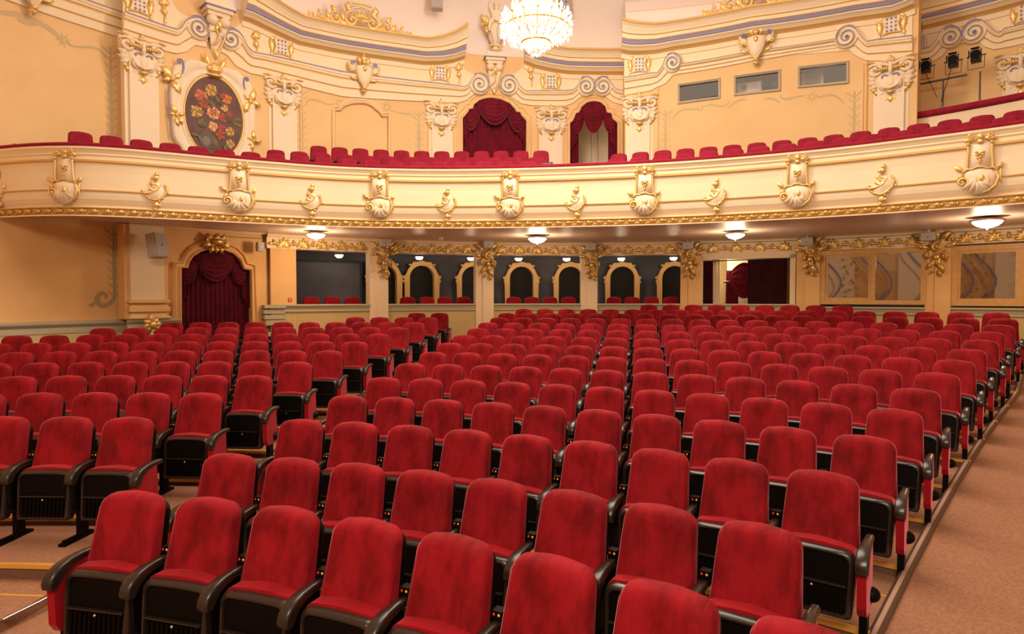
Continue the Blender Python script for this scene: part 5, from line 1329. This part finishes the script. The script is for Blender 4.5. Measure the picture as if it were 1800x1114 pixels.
for x0, x1, z0, z1, d, yy in ((-hw * .55, hw * .55, zt - .1, zt - .1, .62, -.14), (-hw * .98, -hw * .38, zt - .47, zt - .17, .55, -.1), (hw * .38, hw * .98, zt - .17, zt - .47, .55, -.1)):
    fringe(mb, [(x0 + (x1 - x0) * i / 12, yy - .02 * sin(pi * i / 12), z0 + (z1 - z0) * i / 12 - d * (4 * i / 12 * (1 - i / 12)) ** .75) for i in range(13)])
mb.build('fringe', FRINGE, e)
# narrow upper doorway
c, hw, zt = door_frame_of(h2); e = empty('curtain', P(RW + .16, c, 0), -c); tag(e, 'parted crimson curtain with swags around the small open upper doorway', 'curtain')
for sg in (-1, 1):
    mb = MB(); drape(mb, sg * hw, sg * hw * .62, ZB, zt - .5, 4, .06, 2 + sg); mb.build('drape', DRAPE, e)
    mb = MB(); swag(mb, sg * hw * .98, zt - .38, sg * hw * .35, zt - .25, .50, 6, .08, -.09, .08); mb.build('swag', DRAPE, e)
    mb = MB(); tail(mb, sg * hw, sg * hw * .66, zt - .42, .95, .62, 3); mb.build('tail', DRAPE, e)
mb = MB(); swag(mb, -hw * .52, zt - .04, hw * .52, zt - .04, .78, 8, .10, -.13, .06); mb.build('swag', DRAPE, e)
# lower left door
zt = max(b for _, b in lower_door); c = (min(a for a, _ in lower_door) + max(a for a, _ in lower_door)) / 2; hw = (max(a for a, _ in lower_door) - c) * 11.75
e = empty('curtain', P(11.9, c, 0), -c); tag(e, 'dark maroon curtain with draped swags in the arched door on the left wall', 'curtain')
mb = MB(); drape(mb, -hw, hw, .1, zt - .05, 15, .06, 5); mb.build('drape', DRAPE_D, e)
mb = MB(); swag(mb, -hw * .62, zt - .06, hw * .62, zt - .06, .62, 7, .1, -.12, .10); mb.build('swag', DRAPE_D, e)
for sg in (-1, 1):
    mb = MB(); swag(mb, sg * hw * .95, zt - .42, sg * hw * .40, zt - .20, .42, 6, .08, -.08, .05); mb.build('swag', DRAPE_D, e)
    mb = MB(); tail(mb, sg * hw * .99, sg * hw * .75, zt - .40, .95, .6, 3); mb.build('tail', DRAPE_D, e)
# curtained ground-floor opening: white frame, dark curtains, red drape beyond
Rf = 11.58; ta, tb_ = tx(1232), tx(1398); zt = wp(1310, 450, 11.6)[1] + .02
e = empty('opening_frame', P(Rf, (ta + tb_) / 2, 1.0), -(ta + tb_) / 2); hw = (tb_ - ta) / 2 * 11.6; tag(e, 'cream wooden frame of the curtained opening between the fourth and fifth pillars', 'frame')
mb = MB()
for x0, x1, z0, z1 in ((-hw, -hw + .05, .9, zt), (hw - .13, hw, .9, zt), (-hw, hw, zt - .09, zf0 + .06)): mb.box(x0, x1, -.02, .12, z0 - 1, z1 - 1)
mb.build('frame', BEIGE, e, smooth=False)
mb = MB(); mb.tube([(-hw + .05, .05, zt - 1.13), (hw - .02, .05, zt - 1.10)], .015, 6); mb.build('curtain_rail', METAL, e)
def cur(px0, px1, R, m, lab, ztop, folds, fl=0., seed=0):
    t0, t1 = tx(px0, R), tx(px1, R); c = (t0 + t1) / 2; e = empty('curtain', P(R, c, 1.0), -c); tag(e, lab, 'curtain')
    w = (t1 - t0) / 2 * R; mb = MB(); drape(mb, -w, w, .05, ztop - 1.0, folds, .06, seed, fl); mb.build('drape', m, e); return e
cur(1236, 1253, 11.72, DRAPE_N, 'narrow near-black maroon curtain at the left side of the ground-floor opening', zt - .11, 3, .03, 4)
cur(1314, 1384, 11.72, DRAPE_N, 'wide near-black maroon curtain at the right side of the ground-floor opening', zt - .11, 10, -.05, 5)
e = cur(1277, 1297, 12.9, DRAPE, 'bright red gathered drape in the lit doorway beyond the dark curtains', H(.78), 5, .08, 6)
mb = MB(); swag(mb, -.10, .90 + .9, .75, .90 + .9, .60, 5, .1, -.1, .35); mb.build('swag', DRAPE, e)
mb = MB(); mb.tube([(-.22, -.08, 1.62), (.75, -.06, 1.64)], .03, 6); mb.build('fringe', METAL, e)
t0 = tx(1306, 13.2); e = MB(); e.box(-.45, .45, 0, .06, .05, 2.9); o = e.build('door_leaf', BEIGE, smooth=False); o.location = P(13.4, t0, .9); o.rotation_euler = (0, 0, -t0); tag(o, 'pale door standing beyond the bright red drape', 'door')
t0 = tx(1262, 12.4); mb = MB()
for x0, x1, y in ((-.14, -.02, 0), (-.01, .05, -.03)): mb.box(x0, x1, y, y + .08, .0, 2.35)
o = mb.build('door_frame', BEIGE, smooth=False); o.location = P(12.3, t0, .95); o.rotation_euler = (0, 0, -t0); tag(o, 'pale stepped door jamb just right of the narrow dark curtain', 'door frame')

# ------------------------------------------------------------------ lower pilaster, gilded brackets, speakers
e = onwall('lower_pilaster', 258, 500, 11.6); tag(e, 'buff plaster pilaster with a stepped base left of the arched door', 'pilaster')
mb = MB(); zl0 = H(-.43) - e.location.z; zt_ = H(1.50) - e.location.z; mb.box(-.33, .33, -.06, .3, zl0, zt_); mb.build('shaft', BEIGE, e, smooth=False)
mb = MB(); mb.box(-.43, -.33, -.02, .3, zl0, zt_); mb.box(.33, .42, -.02, .3, zl0, zt_); mb.build('backing_strip', OCHRE_L, e, smooth=False)
mb = MB()
for z0, hh, w in ((.0, .06, .12), (.14, .12, .10), (.24, .05, .04), (.32, .08, .10)): mb.box(-.34 - w * .6, .34 + w * .6, -.07 - w, .3, zl0 + z0, zl0 + z0 + hh)
b = mb.build('base_moulding', OCHRE_L, e, smooth=False); bv = b.modifiers.new('bevel', 'BEVEL'); bv.width = .025; bv.segments = 3
def boss(root):
    g = MB()
    for a in (90, 45, 135, 0, 180, 225, -45, -90): g.leaf(0, 0, rd(a), .20 + .06 * (abs(a) == 90), .11, .4, .09, 2)
    g.blob((0, -.07, 0), (.08, .06, .10), 8, 5); g.leaf(0, -.1, rd(-90), .24, .12, .3, .08, 2); g.scroll(-.12, -.05, .05, 0, 1, 1, .02, -.05, 10); g.scroll(.12, .05, .05, pi, 1, 1, .02, -.05, 10)
    g.build('gilded_leaves', GOLDD, root)
t_, z_ = wp(267, 571, 11.4); place_copies('gilded_boss', boss, [(P(11.40, t_, z_), -t_, 'gilded leafy boss on the dado moulding below the left pilaster')], 'ornament', 'gilded boss')
def crest2(root):
    g = MB(); g.blob((0, -.08, .04), (.14, .08, .07), 10, 6)
    for sg in (-1, 1): g.leaf(sg * .08, 0, rd(90 - sg * 95), .24, .12, sg * -.5, .09, 2); g.leaf(sg * .06, .06, rd(90 - sg * 60), .22, .10, sg * .7, .09, 2); g.scroll(sg * .18, .06, .05, rd(90), 1, -sg, .02, -.07, 10); g.leaf(sg * .05, -.05, rd(-90 + sg * 40), .20, .10, -sg * .5, .09, 2)
    g.leaf(0, .06, rd(90), .16, .12, 0, .10, 2); g.leaf(0, -.04, rd(-90), .18, .12, 0, .09, 2); g.tube([(-.28, -.03, -.02), (-.1, -.07, .12), (.1, -.07, .12), (.28, -.03, -.02)], .016, 6)
    g.build('gilded_leaves', GOLDD, root)
t_, z_ = wp(381, 428, 11.6); place_copies('gilded_crest', crest2, [(P(11.64, t_, z_), -t_, 'gilded crest at the top of the arched door on the left wall')], 'ornament', 'gilded crest')
def leaf_bracket(root):
    g = MB(); rnd = random.Random(4)
    for x, z, a, l, w, cu in ((-.16, .25, 120, .26, .14, .5), (.1, .28, 60, .26, .14, -.5), (0, .30, 95, .24, .16, .2), (-.22, .12, 180, .20, .12, -.6), (.2, .12, 10, .24, .12, .6), (-.1, .1, -130, .26, .14, .6), (.14, .05, -60, .26, .14, -.5), (0, -.02, -90, .30, .18, .3), (.05, -.2, -80, .26, .14, .5), (-.06, -.15, -110, .24, .12, -.5), (.04, -.38, -80, .16, .10, .4), (-.05, -.34, -110, .14, .08, -.4), (.24, .28, 30, .18, .09, .5), (-.28, .22, 150, .16, .08, .5)):
        g.leaf(x * .8, z, rd(a), l * 1.05, w * .72, cu, .07, 3, -.03)
    g.scroll(.02, .12, .12, rd(60), 1.3, 1, .035, -.13, 16); g.scroll(-.14, -.05, .07, rd(90), 1.2, 1, .025, -.09, 12); g.scroll(.14, -.08, .08, rd(120), 1.2, -1, .025, -.09, 12)
    g.blob((.0, -.08, -.10), (.07, .05, .08), 8, 5); g.blob((0, -.06, .24), (.08, .06, .06), 8, 5)
    return g.build('gilded_bracket', GOLDD, root)
lbm = None
for (a, b, wh_), pr in zip(PIL, pillars):
    c = {649: 674, 836: 857, 1021: 1040, 1196: 1213, 1400: 1425, 1627: 1649}[a]; t_, z_ = wp(c, {649: 456, 836: 458, 1021: 460, 1196: 456, 1400: 449, 1627: 444}[a], 11.5)
    if lbm is None: lbm = leaf_bracket(pr); o = lbm
    else: o = lbm.copy(); COL.objects.link(o); o.parent = pr
    q = Vector(P(11.46, t_, z_)) - pr.location; o.location = q; o.rotation_euler = (0, 0, -t_)
def speaker(root, m=None, big=False):
    w, h, d = (.17, .11, .16)
    mb = MB(); mb.box(-w, w, -d, 0, -h, h); o = mb.build('cabinet', SPKR, root, smooth=False); bv = o.modifiers.new('bevel', 'BEVEL'); bv.width = .02; bv.segments = 2
    mb = MB(); mb.box(-w + .02, w - .02, -d - .006, -d, -h + .02, h - .02); mb.build('grille', mat('speaker_grille', (.42, .37, .35), .8), root, smooth=False)
    mb = MB(); mb.tube([(0, -d - .012, -.02), (0, -d - .004, -.02)], .018, 8); mb.build('badge', METAL, root)
    mb = MB(); mb.box(-.012, .012, -.09, -.06, h, h + .10); mb.build('bracket', WHITE, root, smooth=False)
sp = []
for px, py, nm in ((676, 427, 'above the first pillar from the left'), (858, 430, 'above the second pillar'), (1038, 434, 'above the third pillar'), (1209, 432, 'above the fourth pillar'), (1419, 425, 'above the fifth pillar'), (1633, 416, 'above the sixth pillar')):
    t_, z_ = wp(px, py, 11.36); sp.append((P(11.36, t_, z_), -t_, 'small grey loudspeaker mounted ' + nm, .82))
place_copies('loudspeaker', speaker, sp, 'loudspeaker', 'small loudspeakers above the pillars')
def bigspk(px, py, R, w, h, d, yaw, tilt, lab, m=SPKR):
    t_, z_ = wp(px, py, R); e = empty('loudspeaker', P(R, t_, z_), -t_ + yaw); tag(e, lab, 'loudspeaker')
    M = Matrix.Rotation(tilt, 4, 'X')
    mb = MB(); mb.box(-w, w, -d, 0, -h, h, M); o = mb.build('cabinet', m, e, smooth=False); bv = o.modifiers.new('bevel', 'BEVEL'); bv.width = .03; bv.segments = 2
    mb = MB(); mb.box(-w + .02, w - .02, -d - .006, -d, -h + .02, h - .02, M); mb.build('grille', mat('speaker_grille', (.42, .37, .35), .8), e, smooth=False)
    mb = MB(); mb.box(-.02, .02, -d - .012, -d - .004, -.02, .02, M); mb.build('badge', METAL, e, smooth=False)
    mb = MB(); mb.tube([(0, -d * .3, 0), (0, .14, .0)], .02, 6); mb.build('bracket', METAL, e)
bigspk(268, 434, 11.25, .165, .25, .24, rd(22), rd(-10), 'grey box loudspeaker hung beside the lower pilaster near the soffit')
bigspk(455, 434, 11.5, .09, .11, .12, rd(8), 0, 'small pale loudspeaker hung near the soffit left of the end box')
bigspk(768, 2, 11.0, .15, .30, .22, rd(-10), rd(-8), 'pale grey loudspeaker on the cove above the cornice, left of the cherub')
bigspk(991, 12, 11.0, .15, .30, .22, rd(10), rd(-8), 'pale grey loudspeaker on the cove behind the chandelier')
bigspk(1620, 76, 11.5, .11, .15, .12, 0, 0, 'small pale loudspeaker on the wall right of the projecting bay', WHITE)
# exit marking, detectors
t_, z_ = wp(509.5, 526.5, 11.6); mb = MB(); mb.box(-.045, .045, -.012, 0, -.045, .045); o = mb.build('safety_sign', mat('sign_red', (.65, .035, .015), .5), smooth=False); o.location = P(11.59, t_, z_); o.rotation_euler = (0, 0, -t_); tag(o, 'tiny red square sign with a white figure on the pier left of the end box', 'sign')
mb = MB(); mb.box(-.012, .012, -.015, -.012, -.035, .035); mb.build('white_figure', WHITE, o, smooth=False)
sp = [(at_z(343, 411.5, H(1.475)), 0, 'white smoke detector on the soffit left of the first dome lamp'), (at_z(775, 419.5, H(1.475)), 0, 'white smoke detector on the soffit between the first two dome lamps')]
def det(root):
    mb = MB(); mb.lathe((0, 0, 0), [(.001, -.035), (.04, -.03), (.06, -.015), (.06, .03)], 14); mb.build('housing', WHITE, root)
place_copies('smoke_detector', det, sp, 'smoke detector', 'smoke detectors')

# ------------------------------------------------------------------ lamps
def dome(root):
    mb = MB(); mb.lathe((0, 0, 0), [(.001, -.125), (.07, -.12), (.14, -.095), (.19, -.055), (.205, -.02)], 24); mb.build('glass_bowl', LAMPG, root)
    mb = MB(); mb.lathe((0, 0, 0), [(.205, -.028), (.235, -.022), (.24, .0), (.15, .03), (.001, .04)], 24); mb.build('rim', STEEL, root)
    mb = MB(); mb.lathe((0, 0, -.125), [(.001, -.035), (.018, -.02), (.018, 0)], 10); mb.build('finial', GOLD, root)
sp = []
for px, py, nm, s in ((555.5, 410, 'leftmost of the four dome lamps', .98), (944.5, 417, 'near the middle of the soffit', 1.08), (1292.5, 410, 'left of the oak windows', 1.0), (1735.5, 386, 'nearest the right edge', 1.18)):
    q = at_z(px, py, H(1.445)); sp.append((q, 0, 'lit glass dome lamp on the balcony soffit, ' + nm, s))
    lamp('dome_lamp_light', 'POINT', q + Vector((0, 0, -.26)), 62, (1, .74, .48), .14)
place_copies('dome_lamp', dome, sp, 'lamp', 'dome lamps on the soffit')
def small_lamp(root):
    mb = MB(); mb.lathe((0, 0, 0), [(.001, -.09), (.06, -.085), (.10, -.05), (.11, -.01)], 16); mb.build('glass_bowl', LAMPG, root)
    mb = MB(); mb.lathe((0, 0, 0), [(.11, -.01), (.12, .0), (.06, .03), (.02, .06), (.015, .21), (.001, .21)], 16); mb.build('fitting', STEEL, root)
sp = []
for px, py, nm in ((596, 446, 'in the left end box'), (737, 449, 'in the second box, left of its pair'), (828, 451, 'in the second box beside the pillar'), (911.5, 451, 'left of the pair in the third box'), (996, 452, 'right of the pair in the third box'), (1092, 452, 'left of the pair in the fourth box'), (1184, 451, 'right of the pair in the fourth box')):
    t_, z_ = wp(px, py, 13.0); q = Vector(P(13.0, t_, H(1.19))); sp.append((q, 0, 'small lit ceiling lamp ' + nm, 1.))
    lamp('box_lamp_light', 'POINT', q + Vector((0, 0, -.2)), 9, (1, .74, .48), .1)
place_copies('box_lamp', small_lamp, sp, 'lamp', 'small lamps in the boxes')
lamp('lobby_light', 'POINT', P(12.9, tx(1268), H(.9)), 45, (1, .78, .5), .2)
lamp('corridor_light', 'POINT', P(12.6, tx(1085), H(4.4)), 5, (1, .8, .55), .2)
lamp('projection_room_light', 'POINT', P(11.4, tx(1440), H(5.0)), 30, (1, .8, .6), .2)
lamp('booth_light', 'POINT', P(12.8, tx(1560), H(.9)), 12, (1, .8, .6), .2)

# ------------------------------------------------------------------ box seats
bx = None
names_ = {0: ('left end box', [(546, 523), (583, 523), (619, 522.5)]), 1: ('second box', [(716, 523.5), (750, 523.5), (781.5, 524), (814, 524)]), 2: ('third box', [(902.5, 524), (934.5, 524), (967, 524.5), (999, 524)]), 3: ('fourth box', [(1079, 524), (1111, 524), (1145, 524), (1179, 524)])}
def box_seat(root):
    seat_parts(root, 0, 0, False, mat('x', (0, 0, 0)) if False else REDP, REDP, True)
    mb = MB(); out = rrect(.44, .44, .10, .04, top_arch=0)
    mb.box(-.23, .23, -.60, -.13, .36, .46); mb.build('seat', REDP, root, smooth=False)
    for sx in (-.2, .2):
        for sy in (-.56, -.1): mb = MB(); mb.box(sx - .02, sx + .02, sy - .02, sy + .02, 0, .37); mb.build('leg', BLACK, root, smooth=False)
for k, (nm, L_) in names_.items():
    for i, (px, py) in enumerate(L_):
        t_, z_ = wp(px, py, 12.45); q = P(12.45, t_, H(-1.12)); lab = 'dark red upholstered chair in the %s, %s from the left' % (nm, ORD[i])
        if bx is None: bx = empty('box_chair', q, -t_); box_seat(bx); tag(bx, lab, 'chair', 'chairs in the boxes')
        else: dup(bx, q, -t_, lab, 'chair', 'chairs in the boxes')
for o in [o for o in bpy.data.objects if o.name.startswith('box_chair')]: o.scale = (1, 1, (H(.03) - H(-1.12)) / .957)

# ------------------------------------------------------------------ stage lights on the right gallery
mb = MB(); q0, q1 = wp(1572, 217, 10.6), wp(1900, 160, 10.6); zz = H(3.92)
mb.tube([P(10.6, q0[0] + (q1[0] - q0[0]) * i / 12, zz) for i in range(13)], .075, 10); tag(mb.build('padded_rail', REDB), 'crimson padded rail in front of the stage lights at the upper right', 'rail')
mb = MB(); sweep(mb, 10.62, dense([(q0[0] + .02, 0), (q1[0], 0)]), [(-.10, H(2.6)), (.02, H(2.6)), (.02, zz - .05), (-.10, zz - .05)]); struct(mb.build('wall_gallery_rail', CREAM, smooth=False))
def fresnel(root):
    mb = MB(); mb.tube([(0, -.14, 0), (0, .10, 0)], .11, 14); mb.tube([(0, -.20, 0), (0, -.14, 0)], [.125, .118], 14, caps=False); mb.box(-.10, .10, -.10, .10, -.15, -.08); mb.build('body', METAL, root)
    mb = MB(); mb.tube([(0, -.165, 0), (0, -.150, 0)], .10, 14); mb.build('lens', BLACK, root)
    mb = MB()
    for a in range(4): M = Matrix.Rotation(a * pi / 2, 4, 'Y'); mb.box(-.09, .09, -.27, -.19, .115, .125, M)
    mb.build('barn_door', BLACK, root, smooth=False)
    mb = MB(); mb.tube([(-.16, 0, 0), (-.16, 0, -.30), (.16, 0, -.30), (.16, 0, 0)], .009, 5); mb.tube([(-.19, 0, 0), (.19, 0, 0)], .015, 5); mb.build('yoke', METAL, root)
spz = []; RS = 11.0
for px, py, nm in ((1628, 117, 'left one on the cross bar'), (1676, 107, 'right one on the cross bar'), (1716, 98, 'on the single stand')):
    t_, z_ = wp(px, py, RS); spz.append((P(RS, t_, z_), -t_ + rd(6), 'black stage spotlight with barn doors, ' + nm, .88))
place_copies('stage_spotlight', fresnel, spz, 'spotlight', 'stage spotlights at the upper right')
ta_, za_ = wp(1651, 196, RS); tb2, zb2 = wp(1713, 190, RS); zfl = H(3.58 - .855)
def stand(t_, ztop, bar_, lab, z_floor):
    e = empty('light_stand', P(RS, t_, z_floor), -t_); tag(e, lab, 'light stand'); h_ = ztop - z_floor
    mb = MB(); mb.tube([(0, 0, .35), (0, 0, h_ * .6)], .025, 8); mb.tube([(0, 0, h_ * .6), (0, 0, h_)], .017, 8); mb.build('pole', METAL, e)
    for k in range(3):
        a = k * 2 * pi / 3 + .5; mb = MB(); mb.tube([(0, 0, h_ * .62 * .9 if False else 1.35), (.30 * cos(a), .30 * sin(a), .0)], .013, 6); mb.build('leg', METAL, e)
    mb = MB(); mb.blob((0, 0, 1.35), (.045, .045, .05), 8, 5); mb.blob((0, 0, h_ * .6), (.035, .035, .04), 8, 5); mb.build('collar', STEEL, e)
    if bar_:
        mb = MB(); mb.tube([(-bar_, 0, h_), (bar_, 0, h_)], .022, 8); mb.build('cross_bar', METAL, e)
zc1 = wp(1651, 139, RS)[1]; zs = wp(1676, 107, RS)[1] - .30
stand(tx(1651, RS), wp(1651, 141, RS)[1], .42, 'tripod light stand with a cross bar behind the padded rail', zfl)
stand(tx(1715, RS), wp(1715, 127, RS)[1], 0, 'tripod light stand carrying one spotlight, nearest the right edge', zfl)
for i, px in enumerate((1634, 1678)):
    t_, z_ = wp(px, 120, RS)
mb = MB()
for (px, py), (qx, qy) in (((1628, 130), (1648, 172)), ((1673, 122), (1655, 180))):
    a, b = wp(px, py, RS), wp(qx, qy, RS); mb.tube([P(RS - .05, *a), P(RS - .05, *b)], .007, 4)
tag(mb.build('power_cable', BLACK), 'thin black cables hanging from the two spotlights on the cross bar', 'cable')

# ------------------------------------------------------------------ chandelier
e = empty('chandelier', (CHX, CHY, CHZ)); tag(e, 'large lit crystal chandelier hanging in front of the upper wall', 'chandelier')
rnd = random.Random(7)
mb = MB(); mb.lathe((0, 0, 0), [(.001, -.42), (.03, -.40), (.05, -.34), (.02, -.28), (.07, -.15), (.03, 0), (.06, .2), (.03, .5), (.05, .9), (.02, 1.2), (.02, 3.2)], 14); mb.build('stem', GOLD, e)
for rr, z_ in ((.55, -.02), (.36, .30), (.25, -.26)):
    mb = MB(); mb.tube([(rr * cos(a * pi / 16), rr * sin(a * pi / 16), z_) for a in range(33)], .018, 6); mb.build('ring', GOLD, e)
for k, (n, rr, z_) in enumerate(((16, .56, .10), (10, .36, .42))):
    for i in range(n):
        a = 2 * pi * i / n + k * .2
        mb = MB(); mb.tube([(0, 0, z_ - .2), (rr * .5 * cos(a), rr * .5 * sin(a), z_ - .32), (rr * cos(a), rr * sin(a), z_ - .10), (rr * cos(a), rr * sin(a), z_)], .012, 5); mb.lathe((rr * cos(a), rr * sin(a), z_), [(.0, -.02), (.04, 0), (.045, .012), (.012, .02)], 10); mb.build('arm', GOLD, e)
        mb = MB(); mb.lathe((rr * cos(a), rr * sin(a), z_ + .02), [(.012, 0), (.012, .05), (.024, .07), (.022, .10), (.001, .15)], 8); mb.build('bulb', BULB, e)
mb = MB()
def crystal(x, y, z, s):
    b = len(mb.v); mb.v += [(x, y, z + s)] + [(x + s * .42 * cos(k * pi / 2), y + s * .42 * sin(k * pi / 2), z) for k in range(4)] + [(x, y, z - s * 1.3)]
    for k in range(4): mb.face((b, b + 1 + k, b + 1 + (k + 1) % 4)); mb.face((b + 5, b + 1 + (k + 1) % 4, b + 1 + k))
for i in range(3200):
    u = rnd.random(); a = rnd.random() * 2 * pi
    if u < .5: r, z_ = .40 + .22 * rnd.random(), rnd.uniform(-.16, .16)
    elif u < .75: q = rnd.random(); r, z_ = .42 * (1 - q * .75) * math.sqrt(rnd.uniform(.3, 1)), -.12 - .34 * q
    else: q = rnd.random(); r, z_ = .45 * (1 - q * .7) * math.sqrt(rnd.uniform(.3, 1)), .14 + .42 * q
    crystal(r * cos(a), r * sin(a), z_, rnd.uniform(.016, .032))
o = mb.build('crystal_drops', CRYST, e, smooth=False); o['kind'] = 'stuff'
# bits of the scene's edge
mb = MB(); mb.box(-.14, .16, -.10, .10, 0, .002)
